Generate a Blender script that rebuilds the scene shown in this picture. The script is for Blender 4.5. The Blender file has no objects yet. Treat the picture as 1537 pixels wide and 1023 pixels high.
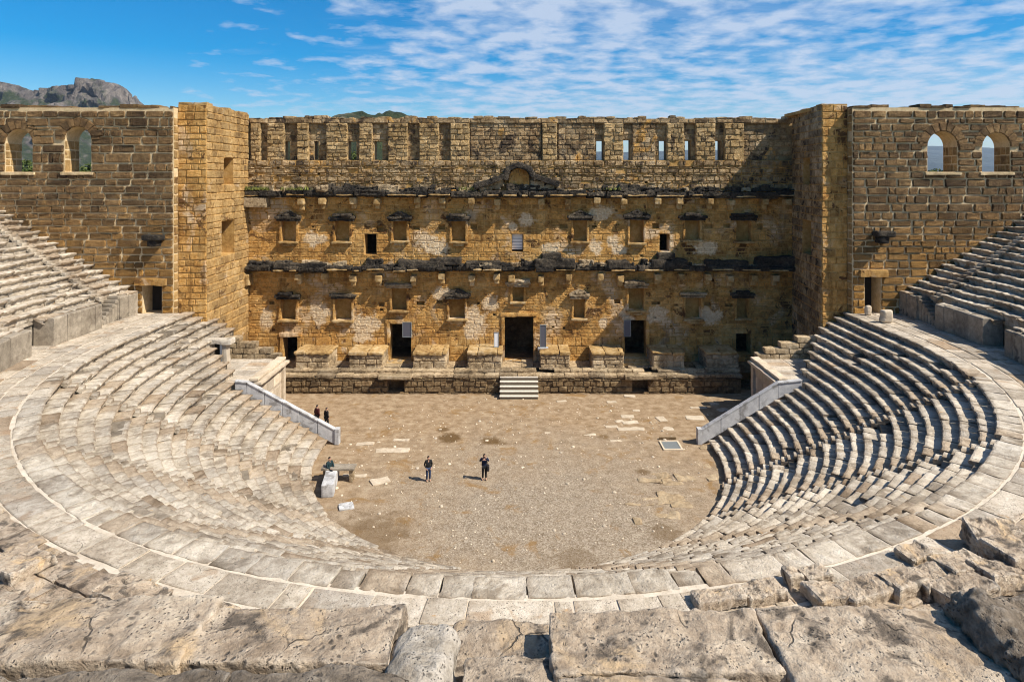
import bpy, math, random
import numpy as np
from math import sin, cos, pi, radians, degrees, sqrt, atan2

random.seed(7)
rng = np.random.default_rng(11)
scn = bpy.context.scene
COL = scn.collection

# ------------------------------------------------------------------ helpers
F, VX, VY, EYE = 960.0, 778.0, 265.0, 20.0
def at(x, y, Y):
    """photo pixel on the vertical plane at depth Y -> world point"""
    return ((x-VX)/F*Y, Y, EYE-(y-VY)/F*Y)
def gnd(x, y, z=0.0):
    Y = F*(EYE-z)/(y-VY)
    return ((x-VX)/F*Y, Y, z)

def hsh(ix, iy, iz, seed):
    n = (ix*374761393 + iy*668265263 + iz*1274126177 + seed*974634777) & 0x7fffffff
    n = ((n ^ (n >> 13))*1274126177) & 0x7fffffff
    n = (n ^ (n >> 16)) & 0xffffff
    return n/float(0xffffff)
def vnoise(P, seed=0):
    P = np.asarray(P, float); Pi = np.floor(P).astype(np.int64); f = P-Pi
    f = f*f*(3-2*f); r = 0
    for dx in (0, 1):
        wx = f[..., 0] if dx else 1-f[..., 0]
        for dy in (0, 1):
            wy = f[..., 1] if dy else 1-f[..., 1]
            for dz in (0, 1):
                wz = f[..., 2] if dz else 1-f[..., 2]
                r = r+wx*wy*wz*hsh(Pi[..., 0]+dx, Pi[..., 1]+dy, Pi[..., 2]+dz, seed)
    return r*2-1
def fbm(P, octv=4, seed=0, gain=.5):
    P = np.asarray(P, float); a, s, t = 1.0, 0, 0
    for o in range(octv):
        s = s+a*vnoise(P*(2.03**o)+o*17.3, seed+o); t += a; a *= gain
    return s/t

def wmat(o):
    return o.matrix_basis.copy() if o.parent is None else wmat(o.parent) @ o.matrix_parent_inverse @ o.matrix_basis
class MB:
    """collects vertices and faces of one mesh"""
    def __init__(self): self.V = []; self.Q = []; self.P = []; self.n = 0
    def add(self, V, quads=None, polys=None):
        V = np.asarray(V, float).reshape(-1, 3); b = self.n
        self.V.append(V); self.n += len(V)
        if quads is not None and len(quads): self.Q.append(np.asarray(quads, int)+b)
        if polys: self.P += [[i+b for i in p] for p in polys]
        return b
    def quad(self, a, b, c, d): self.add([a, b, c, d], [[0, 1, 2, 3]])
    def box(self, x0, x1, y0, y1, z0, z1):
        V = [(x, y, z) for x in (x0, x1) for y in (y0, y1) for z in (z0, z1)]
        self.add(V, [[0, 1, 3, 2], [4, 6, 7, 5], [0, 4, 5, 1], [2, 3, 7, 6], [0, 2, 6, 4], [1, 5, 7, 3]])
    def build(self, name, m, parent=None, smooth=False, bevel=0):
        V = np.concatenate(self.V) if self.V else np.zeros((0, 3))
        me = bpy.data.meshes.new(name)
        Q = np.concatenate(self.Q) if self.Q else np.zeros((0, 4), int)
        nl = len(Q)*4+sum(len(p) for p in self.P)
        me.vertices.add(len(V)); me.vertices.foreach_set('co', V.ravel())
        me.loops.add(nl); me.polygons.add(len(Q)+len(self.P))
        lv = list(Q.ravel()); tot = [4]*len(Q)
        for p in self.P: lv += p; tot.append(len(p))
        st = np.concatenate([[0], np.cumsum(tot)[:-1]]) if tot else []
        me.loops.foreach_set('vertex_index', np.array(lv, dtype=np.int32))
        me.polygons.foreach_set('loop_start', np.array(st, dtype=np.int32))
        me.update(calc_edges=True); me.validate()
        me.polygons.foreach_set('use_smooth', [bool(smooth)]*len(me.polygons))
        me.materials.append(m)
        o = bpy.data.objects.new(name, me); COL.objects.link(o)
        if parent:
            o.parent = parent
            o.matrix_parent_inverse = wmat(parent).inverted()
        if bevel:
            bv = o.modifiers.new('bevel', 'BEVEL'); bv.width = bevel; bv.segments = 2; bv.limit_method = 'ANGLE'
        return o
def tag(o, label=None, cat=None, group=None, kind=None):
    if label: o['label'] = label
    if cat: o['category'] = cat
    if group: o['group'] = group
    if kind: o['kind'] = kind
    return o
def empty(name, loc, rz=0):
    o = bpy.data.objects.new(name, None); COL.objects.link(o); o.location = loc; o.rotation_euler.z = rz
    o.empty_display_size = .3
    return o
def thing(name, label, cat, loc, group=None):
    return tag(empty(name, loc), label, cat, group)

_bg = {}
def boxgrid(nx, ny, nz):
    k = (nx, ny, nz)
    if k in _bg: return _bg[k]
    idx = {}; V = []; Q = []
    def v(i, j, l):
        t = (i, j, l)
        if t not in idx: idx[t] = len(V); V.append((i/nx-.5, j/ny-.5, l/nz-.5))
        return idx[t]
    for i in range(nx):
        for j in range(ny):
            Q.append([v(i, j, 0), v(i, j+1, 0), v(i+1, j+1, 0), v(i+1, j, 0)])
            Q.append([v(i, j, nz), v(i+1, j, nz), v(i+1, j+1, nz), v(i, j+1, nz)])
    for i in range(nx):
        for l in range(nz):
            Q.append([v(i, 0, l), v(i+1, 0, l), v(i+1, 0, l+1), v(i, 0, l+1)])
            Q.append([v(i, ny, l), v(i, ny, l+1), v(i+1, ny, l+1), v(i+1, ny, l)])
    for j in range(ny):
        for l in range(nz):
            Q.append([v(0, j, l), v(0, j, l+1), v(0, j+1, l+1), v(0, j+1, l)])
            Q.append([v(nx, j, l), v(nx, j+1, l), v(nx, j+1, l+1), v(nx, j, l+1)])
    _bg[k] = (np.array(V), np.array(Q)); return _bg[k]
def rough(mb, cx, cy, cz, sx, sy, sz, res=.1, rad=.06, amp=.05, fs=2.0, rz=0, rx=0, ry=0, seed=None, maxn=60, octv=4, fine=0):
    """weathered stone: box with rounded worn edges and noise"""
    if seed is None: seed = random.randint(0, 9999)
    n = [max(2, min(maxn, int(round(s/res)))) for s in (sx, sy, sz)]
    V, Q = boxgrid(*n); h = np.array([sx, sy, sz])/2
    P = V*2*h; r = min(rad, h.min()*.9)
    q = np.clip(P, -(h-r), h-r); d = P-q; L = np.linalg.norm(d, axis=1, keepdims=True); L[L == 0] = 1
    dirn = d/L
    P = q+dirn*r
    w = P+np.array([cx, cy, cz])+seed*3.7
    nrm = P/np.maximum(np.abs(P/h).max(axis=1, keepdims=True), 1e-6)/h
    nrm = dirn
    P = P+nrm*(fbm(w*fs, octv, seed)*amp)[:, None]
    P = P+np.stack([fbm(w*fs*.6+k*31, 2, seed+k) for k in range(3)], 1)*amp*.7
    if fine:
        rd = np.abs(fbm(w*fs*2.6, 4, seed+50)); chip = np.clip(vnoise(w*fs*1.7, seed+9)-.25, 0, 1)
        P = P-nrm*((.35-rd)*fine*1.2+chip*fine*2.2)[:, None]+nrm*(fbm(w*13, 3, seed+77)*fine*.7)[:, None]
    def rot(P, a, i, j):
        c, s = cos(a), sin(a); R = P.copy(); R[:, i] = c*P[:, i]-s*P[:, j]; R[:, j] = s*P[:, i]+c*P[:, j]; return R
    if rx: P = rot(P, rx, 1, 2)
    if ry: P = rot(P, ry, 2, 0)
    if rz: P = rot(P, rz, 0, 1)
    mb.add(P+np.array([cx, cy, cz]), Q)

# ------------------------------------------------------------------ materials
def nt(name):
    m = bpy.data.materials.new(name); m.use_nodes = True
    t = m.node_tree; b = t.nodes['Principled BSDF']; b.inputs['Roughness'].default_value = .9
    b.inputs['Specular IOR Level'].default_value = .25
    return m, t, b
def N(t, typ, **kw):
    n = t.nodes.new(typ)
    for k, v in kw.items(): setattr(n, k, v)
    return n
def L(t, a, b): t.links.new(a, b)
def noise(t, vec, scale, detail=6, rough_=.6, dist=0):
    n = N(t, 'ShaderNodeTexNoise'); n.inputs['Scale'].default_value = scale; n.inputs['Detail'].default_value = detail
    n.inputs['Roughness'].default_value = rough_; n.inputs['Distortion'].default_value = dist
    L(t, vec, n.inputs['Vector']); return n.outputs['Fac']
def maprange(t, v, a, b, c=0, d=1):
    n = N(t, 'ShaderNodeMapRange'); L(t, v, n.inputs[0])
    for i, x in enumerate((a, b, c, d)): n.inputs[1+i].default_value = x
    return n.outputs[0]
def mixc(t, fac, a, b, mode='MIX'):
    n = N(t, 'ShaderNodeMix', data_type='RGBA', blend_type=mode)
    for sock, v in ((n.inputs[0], fac), (n.inputs[6], a), (n.inputs[7], b)):
        if isinstance(v, (int, float)): sock.default_value = v
        elif isinstance(v, tuple): sock.default_value = (*v, 1) if len(v) == 3 else v
        else: L(t, v, sock)
    return n.outputs[2]
def ramp(t, fac, stops):
    n = N(t, 'ShaderNodeValToRGB'); e = n.color_ramp.elements
    while len(e) < len(stops): e.new(.5)
    for i, (p, c) in enumerate(stops): e[i].position = p; e[i].color = (*c, 1)
    L(t, fac, n.inputs[0]); return n.outputs[0]
def math_(t, op, a, b=None):
    n = N(t, 'ShaderNodeMath', operation=op)
    for s, v in ((n.inputs[0], a), (n.inputs[1], b)):
        if v is None: continue
        if isinstance(v, (int, float)): s.default_value = v
        else: L(t, v, s)
    return n.outputs[0]
def stone(name, stops, scale=1.0, isl=.35, speck=.5, speckc=(.03, .025, .02), bump=.5, bscale=1.0, patch=None, patchc=None,
          patch2=None, patch2c=None, bdist=.03, pits=False, zmix=None, streak=0, contrast=1.7, edge=0, brown=0):
    m, t, b = nt(name)
    g = N(t, 'ShaderNodeNewGeometry'); pos = g.outputs['Position']; ri = g.outputs['Random Per Island']
    nA = noise(t, pos, .35*scale, 5, .6); nB = noise(t, pos, 2.6*scale, 8, .68, .3); nC = noise(t, pos, 14*bscale, 6, .7)
    mixn = maprange(t, math_(t, 'ADD', math_(t, 'MULTIPLY', nA, .45), math_(t, 'MULTIPLY', nB, .55)), .5-.5/contrast, .5+.5/contrast)
    c = ramp(t, mixn, stops)
    if patch is not None:
        pn = noise(t, pos, patch[0], 7, .62, .5)
        c = mixc(t, maprange(t, pn, patch[1], patch[1]+patch[2]), c, patchc)
    if patch2 is not None:
        mp = N(t, 'ShaderNodeVectorMath', operation='ADD'); L(t, pos, mp.inputs[0]); mp.inputs[1].default_value = (31, 17, 53)
        pn = noise(t, mp.outputs[0], patch2[0], 8, .66, .8)
        c = mixc(t, maprange(t, pn, patch2[1], patch2[1]+patch2[2]), c, patch2c)
    if zmix is not None:      # weathering colour that depends on the height on the wall
        sp = N(t, 'ShaderNodeSeparateXYZ'); L(t, pos, sp.inputs[0])
        zz = math_(t, 'ADD', sp.outputs[2], math_(t, 'MULTIPLY', math_(t, 'SUBTRACT', nA, .5), zmix[3]))
        c = mixc(t, maprange(t, zz, zmix[0], zmix[1]), zmix[2], c) if not zmix[4] else mixc(t, math_(t, 'MULTIPLY', maprange(t, zz, zmix[0], zmix[1]), zmix[4]), c, zmix[2])
    if streak:      # rain streaks
        ms = N(t, 'ShaderNodeMapping'); L(t, pos, ms.inputs[0]); ms.inputs['Scale'].default_value = (1.3, 1.3, .16)
        c = mixc(t, maprange(t, noise(t, ms.outputs[0], .9, 7, .65, .4), .54, .68, 0, streak), c, mixc(t, 1.0, c, (.34, .28, .24), 'MULTIPLY'))
    c = mixc(t, 1.0, c, ramp(t, ri, [(0, (1-isl, 1-isl, 1-isl*.95)), (.5, (1, .99, .97)), (1, (1+isl*.5, 1+isl*.45, 1+isl*.4))]), 'MULTIPLY')
    if brown:       # some blocks are of a browner stone
        r2 = math_(t, 'FRACT', math_(t, 'MULTIPLY', ri, 37.7))
        c = mixc(t, maprange(t, r2, 1-brown, 1-brown*.6, 0, .75), c, mixc(t, 1.0, c, (.66, .54, .42), 'MULTIPLY'))
    if edge:  # light on the lips and shade in the creases put into the colour
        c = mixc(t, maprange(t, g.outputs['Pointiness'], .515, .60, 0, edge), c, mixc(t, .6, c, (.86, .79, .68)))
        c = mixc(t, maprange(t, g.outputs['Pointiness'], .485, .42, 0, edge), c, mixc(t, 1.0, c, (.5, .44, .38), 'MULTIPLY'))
    if speck > 0:
        s1 = maprange(t, noise(t, pos, 9*bscale, 5, .75), .60, .72, 0, speck)
        c = mixc(t, s1, c, speckc)
    c = mixc(t, math_(t, 'MULTIPLY', maprange(t, nC, .3, .7), .35), c, mixc(t, 1.0, c, (.45, .43, .4), 'MULTIPLY'))
    pit = None
    if pits:        # holes worn in the limestone and dark grains of lichen
        wv = N(t, 'ShaderNodeVectorMath', operation='ADD'); L(t, pos, wv.inputs[0])
        nw = N(t, 'ShaderNodeTexNoise'); nw.inputs['Scale'].default_value = 6; L(t, pos, nw.inputs['Vector'])
        sc_ = N(t, 'ShaderNodeVectorMath', operation='SCALE'); L(t, nw.outputs['Color'], sc_.inputs[0]); sc_.inputs['Scale'].default_value = .12; L(t, sc_.outputs[0], wv.inputs[1])
        for vs_, th in ((11, .20), (26, .22)):
            vo = N(t, 'ShaderNodeTexVoronoi'); vo.inputs['Scale'].default_value = vs_; L(t, wv.outputs[0], vo.inputs['Vector'])
            gate = maprange(t, noise(t, pos, vs_*.22, 4), .46, .58)
            pk = math_(t, 'MULTIPLY', maprange(t, vo.outputs['Distance'], th+.1, th-.08), gate)
            pit = pk if pit is None else math_(t, 'MAXIMUM', pit, pk)
        c = mixc(t, math_(t, 'MULTIPLY', pit, .72), c, (.055, .045, .035))
        cr = N(t, 'ShaderNodeTexVoronoi', feature='DISTANCE_TO_EDGE'); cr.inputs['Scale'].default_value = .9; L(t, wv.outputs[0], cr.inputs['Vector'])
        crk = math_(t, 'MULTIPLY', maprange(t, cr.outputs['Distance'], .009, .003), maprange(t, noise(t, pos, 1.7, 3), .54, .62))
        c = mixc(t, math_(t, 'MULTIPLY', crk, .8), c, (.05, .04, .03)); pit = math_(t, 'MAXIMUM', pit, crk)
    L(t, c, b.inputs['Base Color'])
    bp = N(t, 'ShaderNodeBump'); bp.inputs['Strength'].default_value = bump; bp.inputs['Distance'].default_value = bdist
    v = N(t, 'ShaderNodeTexVoronoi'); v.inputs['Scale'].default_value = 7*bscale; L(t, pos, v.inputs['Vector'])
    hh = math_(t, 'ADD', math_(t, 'MULTIPLY', nC, 1.0), math_(t, 'ADD', math_(t, 'MULTIPLY', nB, 1.2), math_(t, 'MULTIPLY', maprange(t, v.outputs['Distance'], 0, .35), .35)))
    if pit is not None: hh = math_(t, 'SUBTRACT', hh, math_(t, 'MULTIPLY', pit, .6))
    L(t, hh, bp.inputs['Height']); L(t, bp.outputs[0], b.inputs['Normal'])
    return m
def plain(name, c, rough_=.7, var=.12, scale=8):
    m, t, b = nt(name); g = N(t, 'ShaderNodeTexCoord')
    n = noise(t, g.outputs['Object'], scale, 4)
    L(t, mixc(t, n, tuple(x*(1-var) for x in c), tuple(min(1, x*(1+var)) for x in c)), b.inputs['Base Color'])
    b.inputs['Roughness'].default_value = rough_
    return m

M = {}
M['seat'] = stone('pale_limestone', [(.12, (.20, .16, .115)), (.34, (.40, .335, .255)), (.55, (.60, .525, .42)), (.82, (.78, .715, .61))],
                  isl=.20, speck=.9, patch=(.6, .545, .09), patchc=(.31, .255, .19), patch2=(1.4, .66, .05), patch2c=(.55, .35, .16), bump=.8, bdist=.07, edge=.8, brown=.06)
M['paving'] = stone('worn_paving', [(.2, (.27, .215, .155)), (.42, (.46, .39, .30)), (.6, (.61, .53, .425)), (.85, (.75, .68, .57))], scale=1.4,
                    isl=.22, speck=.8, patch=(.9, .57, .08), patchc=(.46, .35, .245), patch2=(2.0, .64, .05), patch2c=(.52, .32, .14), bump=.7, bdist=.05, brown=.12, edge=.5, pits=True)
M['mortar'] = stone('pale_mortar', [(.2, (.42, .34, .25)), (.5, (.62, .535, .425)), (.8, (.76, .68, .56))], isl=0, speck=.6, bump=.6)
M['core'] = stone('dark_rubble', [(.3, (.10, .08, .06)), (.6, (.25, .21, .16))], isl=0, speck=.5)
M['fore'] = stone('pitted_limestone', [(.12, (.155, .113, .076)), (.34, (.32, .245, .172)), (.52, (.50, .40, .295)), (.70, (.65, .545, .415)), (.88, (.75, .65, .51))], scale=2.2,
                  isl=.12, speck=.95, bscale=2.4, patch=(2.2, .53, .08), patchc=(.14, .112, .085), patch2=(.9, .55, .10), patch2c=(.62, .45, .27), bump=.9, bdist=.035, pits=True, edge=.6)
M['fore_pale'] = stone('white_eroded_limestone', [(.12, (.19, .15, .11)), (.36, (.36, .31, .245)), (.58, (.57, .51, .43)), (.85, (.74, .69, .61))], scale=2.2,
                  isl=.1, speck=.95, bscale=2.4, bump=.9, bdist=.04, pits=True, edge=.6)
M['fore_dark'] = stone('shaded_lichened_limestone', [(.12, (.075, .06, .045)), (.34, (.17, .135, .10)), (.54, (.32, .26, .195)), (.80, (.54, .46, .36))], scale=3.0,  # shade on ledge and boulder put into the colour, along with patina
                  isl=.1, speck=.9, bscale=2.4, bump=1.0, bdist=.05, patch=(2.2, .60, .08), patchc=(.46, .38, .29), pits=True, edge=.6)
M['podium'] = stone('grey_orthostat', [(.2, (.15, .12, .09)), (.5, (.31, .265, .205)), (.8, (.48, .42, .34))], isl=.2, speck=.6, bump=.6,
                    patch=(.8, .6, .06), patchc=(.13, .11, .09))
OCH = [(.10, (.13, .055, .016)), (.30, (.41, .195, .050)), (.48, (.69, .375, .105)), (.66, (.82, .51, .185)), (.88, (.88, .66, .36))]
M['facade'] = stone('ochre_masonry', OCH, isl=.32, speck=.85, patch=(.27, .545, .09), patchc=(.86, .64, .40), patch2=(.55, .575, .05), patch2c=(.16, .075, .025), bump=1.0, bdist=.2, streak=.75)
def plaster_left(m, spots):
    """areas of the wall where the old cream plaster survives"""
    t = m.node_tree; b = t.nodes['Principled BSDF']; old = b.inputs['Base Color'].links[0].from_socket
    g = N(t, 'ShaderNodeNewGeometry'); pos = g.outputs['Position']; best = None
    for (x, y, w, h) in spots:
        c = at(x, y, 63.0); a = N(t, 'ShaderNodeVectorMath', operation='SUBTRACT'); L(t, pos, a.inputs[0]); a.inputs[1].default_value = c
        k = N(t, 'ShaderNodeVectorMath', operation='MULTIPLY'); L(t, a.outputs[0], k.inputs[0]); k.inputs[1].default_value = (F/63/(w*.6), .3, F/63/(h*.6))
        l = N(t, 'ShaderNodeVectorMath', operation='LENGTH'); L(t, k.outputs[0], l.inputs[0])
        best = l.outputs['Value'] if best is None else math_(t, 'MINIMUM', best, l.outputs['Value'])
    n1 = noise(t, pos, 1.1, 8, .7, .4); n2 = noise(t, pos, 5, 5, .7)
    d = math_(t, 'ADD', best, math_(t, 'MULTIPLY', math_(t, 'SUBTRACT', n1, .5), 3.2))
    cr = ramp(t, n2, [(.3, (.62, .42, .22)), (.5, (.84, .64, .40)), (.7, (.90, .77, .57))])
    L(t, mixc(t, maprange(t, d, 1.25, .85, 0, .95), old, cr), b.inputs['Base Color'])
PLASTER = [(548, 484, 34, 22), (520, 476, 26, 18), (545, 505, 22, 14), (480, 470, 22, 30), (655, 372, 30, 18), (640, 360, 24, 12), (712, 486, 22, 40), (688, 476, 20, 16), (828, 372, 24, 14), (893, 372, 17, 17), (921, 362, 14, 18), (930, 374, 18, 12), (940, 476, 16, 34), (905, 485, 9, 14), (1065, 474, 30, 20), (985, 472, 26, 18),
                     (1000, 372, 12, 26), (790, 330, 20, 16), (770, 340, 10, 12), (600, 500, 26, 16), (660, 440, 20, 14), (900, 320, 26, 16), (1060, 372, 26, 16), (470, 360, 26, 16), (735, 455, 18, 20), (400, 480, 16, 24)]
plaster_left(M['facade'], PLASTER)
M['rubble'] = stone('brown_rubble_masonry', [(.25, (.10, .06, .03)), (.40, (.30, .195, .095)), (.54, (.52, .37, .20)), (.75, (.70, .56, .37))],
                     isl=.55, speck=.9, patch=(.5, .60, .05), patchc=(.70, .40, .12), patch2=(.6, .56, .06), patch2c=(.10, .07, .045), bump=1.0, bdist=.2, streak=.6)
M['pier'] = stone('golden_pier', [(.18, (.17, .10, .04)), (.38, (.42, .275, .115)), (.55, (.62, .44, .22)), (.8, (.74, .58, .35))],
                  isl=.45, speck=.9, bump=1.0, bdist=.18, patch2=(.7, .57, .06), patch2c=(.12, .08, .045), streak=.4)
M['tower'] = stone('golden_ashlar', [(.15, (.17, .092, .032)), (.36, (.36, .215, .078)), (.55, (.52, .335, .135)), (.8, (.63, .46, .24))],
                   isl=.3, speck=.8, patch=(.5, .60, .08), patchc=(.58, .43, .26), patch2=(.6, .58, .06), patch2c=(.22, .12, .045), bump=1.0, bdist=.12, streak=.45)
M['boss'] = stone('weathered_boss', [(.2, (.08, .045, .02)), (.42, (.165, .098, .043)), (.6, (.27, .168, .074)), (.85, (.42, .285, .14))],
                  isl=.5, speck=.7, bump=1.0, bdist=.16, patch=(.25, .58, .1), patchc=(.36, .215, .075), streak=.5, zmix=(9.0, 17.5, (.44, .235, .06), 10.0, 0))
M['joint'] = stone('sandy_joint', [(.3, (.50, .36, .19)), (.6, (.72, .56, .34))], isl=0, speck=.6, bump=.7)
M['joint2'] = stone('ochre_joint', [(.2, (.22, .11, .03)), (.5, (.50, .29, .09)), (.8, (.68, .45, .20))], isl=0, speck=.8, bump=.9)
plaster_left(M['joint2'], PLASTER)
M['joint3'] = stone('brown_joint', [(.3, (.16, .10, .045)), (.6, (.42, .30, .15))], isl=0, speck=.7, bump=.7)
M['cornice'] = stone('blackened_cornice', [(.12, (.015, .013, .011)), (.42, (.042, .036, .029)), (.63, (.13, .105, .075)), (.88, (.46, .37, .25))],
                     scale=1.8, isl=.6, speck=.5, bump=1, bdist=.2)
M['carved'] = stone('carved_sandstone', [(.3, (.22, .12, .04)), (.5, (.46, .30, .12)), (.75, (.66, .52, .32))], isl=.3, speck=.5, bump=.6)
M['plinth'] = stone('plinth_stone', [(.25, (.10, .07, .04)), (.42, (.31, .225, .13)), (.56, (.50, .385, .24)), (.8, (.66, .55, .39))], scale=1.6,
                    isl=.4, speck=.9, bump=.9, bdist=.1)
M['plinthtop'] = M['carved']
M['base'] = stone('dark_podium_stone', [(.25, (.07, .045, .025)), (.5, (.21, .14, .07)), (.75, (.40, .30, .17))], isl=.4, speck=.8, bump=.9, bdist=.1)
M['marble'] = stone('white_marble', [(.3, (.42, .42, .43)), (.6, (.60, .60, .60))], isl=.12, speck=.5, bump=.3, patch=(1.2, .52, .1), patchc=(.30, .29, .28))
M['plaster'] = stone('niche_back', [(.3, (.26, .14, .035)), (.55, (.42, .26, .085)), (.8, (.54, .38, .18))], isl=.2, speck=.4, bump=.5)
M['steps'] = plain('pale_step_boards', (.62, .56, .47), .7, .3, 5)
M['stepdark'] = plain('dark_step_riser', (.17, .14, .10), .8)
M['slab'] = stone('pale_floor_slab', [(.2, (.44, .35, .25)), (.5, (.62, .52, .39)), (.8, (.74, .65, .52))], isl=.3, speck=.4, bump=.4)
M['sandy'] = stone('sandy_old_paving', [(.2, (.26, .18, .10)), (.5, (.42, .32, .20)), (.8, (.58, .47, .33))], isl=.2, speck=.6, bump=.5)
M['panel'] = plain('grey_panel', (.10, .10, .12), .5, .1)
M['white'] = plain('white_board', (.78, .79, .80), .5, .06)
M['dark'] = plain('dark_interior', (.02, .017, .015), .9)
M['metal'] = plain('grey_metal_rim', (.22, .24, .24), .5)
M['grass'] = plain('dry_grass', (.16, .17, .04), .8, .4, 3)

# orchestra floor: tan earth, grey gravel, brown patches
def floor_mat():
    m, t, b = nt('orchestra_earth')
    g = N(t, 'ShaderNodeNewGeometry'); pos = g.outputs['Position']
    a = noise(t, pos, .22, 6, .6); c1 = noise(t, pos, 1.3, 8, .7); c2 = noise(t, pos, 16, 5, .7); v = N(t, 'ShaderNodeTexVoronoi')
    v.inputs['Scale'].default_value = 13; L(t, pos, v.inputs['Vector'])
    earth = ramp(t, c1, [(.28, (.165, .105, .052)), (.5, (.30, .21, .125)), (.7, (.43, .33, .215))])
    grav = ramp(t, v.outputs['Color'], [(.1, (.11, .09, .065)), (.5, (.26, .22, .17)), (.9, (.43, .385, .315))])
    # gravel lies in the middle and near half of the orchestra
    d = N(t, 'ShaderNodeVectorMath', operation='DISTANCE'); L(t, pos, d.inputs[0]); d.inputs[1].default_value = (2.0, 37.5, 0)
    dd = math_(t, 'ADD', d.outputs['Value'], math_(t, 'MULTIPLY', math_(t, 'SUBTRACT', a, .5), 16))
    gm = math_(t, 'MULTIPLY', maprange(t, dd, 16, 4), .62)
    col = mixc(t, gm, earth, grav)
    col = mixc(t, maprange(t, noise(t, pos, .45, 6, .65, .6), .57, .66, 0, .75), col, (.24, .135, .045))
    # darker damp earth where the ground was dug
    for (x, y, r, k) in ((676, 657, 1.0, .9), (664, 645, .5, .8), (736, 661, .8, .85), (752, 664, .5, .6), (560, 800, 2.4, .5), (862, 838, 1.3, .4), (1000, 800, 1.1, .5), (905, 655, .5, .6), (965, 708, .5, .7)):
        p = gnd(x, y); d = N(t, 'ShaderNodeVectorMath', operation='DISTANCE'); L(t, pos, d.inputs[0]); d.inputs[1].default_value = p
        dd = math_(t, 'ADD', d.outputs['Value'], math_(t, 'MULTIPLY', math_(t, 'SUBTRACT', c1, .5), r*1.6))
        col = mixc(t, maprange(t, dd, r*1.15, r*.55, 0, k), col, (.105, .058, .018))
    col = mixc(t, maprange(t, c2, .62, .7, 0, .5), col, (.52, .47, .38))
    col = mixc(t, maprange(t, c2, .40, .30, 0, .5), col, (.08, .06, .04))
    L(t, col, b.inputs['Base Color'])
    bp = N(t, 'ShaderNodeBump'); bp.inputs['Strength'].default_value = .6; bp.inputs['Distance'].default_value = .05
    L(t, math_(t, 'ADD', c2, math_(t, 'MULTIPLY', v.outputs['Distance'], .6)), bp.inputs['Height']); L(t, bp.outputs[0], b.inputs['Normal'])
    return m
M['floor'] = floor_mat()
def land_mat(name, rock, scrub, sc, thr):
    m, t, b = nt(name); g = N(t, 'ShaderNodeNewGeometry'); pos = g.outputs['Position']
    mp = N(t, 'ShaderNodeMapping'); L(t, pos, mp.inputs[0]); mp.inputs['Scale'].default_value = (1, 1, .35)
    r = ramp(t, noise(t, mp.outputs[0], sc*3, 9, .7, .5), rock)
    s = ramp(t, noise(t, pos, sc*10, 6, .7), scrub)
    sp = N(t, 'ShaderNodeSeparateXYZ'); L(t, pos, sp.inputs[0])
    nn = noise(t, pos, sc, 8, .68)
    f = math_(t, 'SUBTRACT', nn, math_(t, 'MULTIPLY', sp.outputs[2], thr[2]))
    L(t, mixc(t, maprange(t, f, thr[0], thr[1]), r, s), b.inputs['Base Color'])
    bp = N(t, 'ShaderNodeBump'); bp.inputs['Strength'].default_value = 1; bp.inputs['Distance'].default_value = .25/sc
    L(t, noise(t, mp.outputs[0], sc*4, 9, .7), bp.inputs['Height']); L(t, bp.outputs[0], b.inputs['Normal'])
    return m

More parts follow.
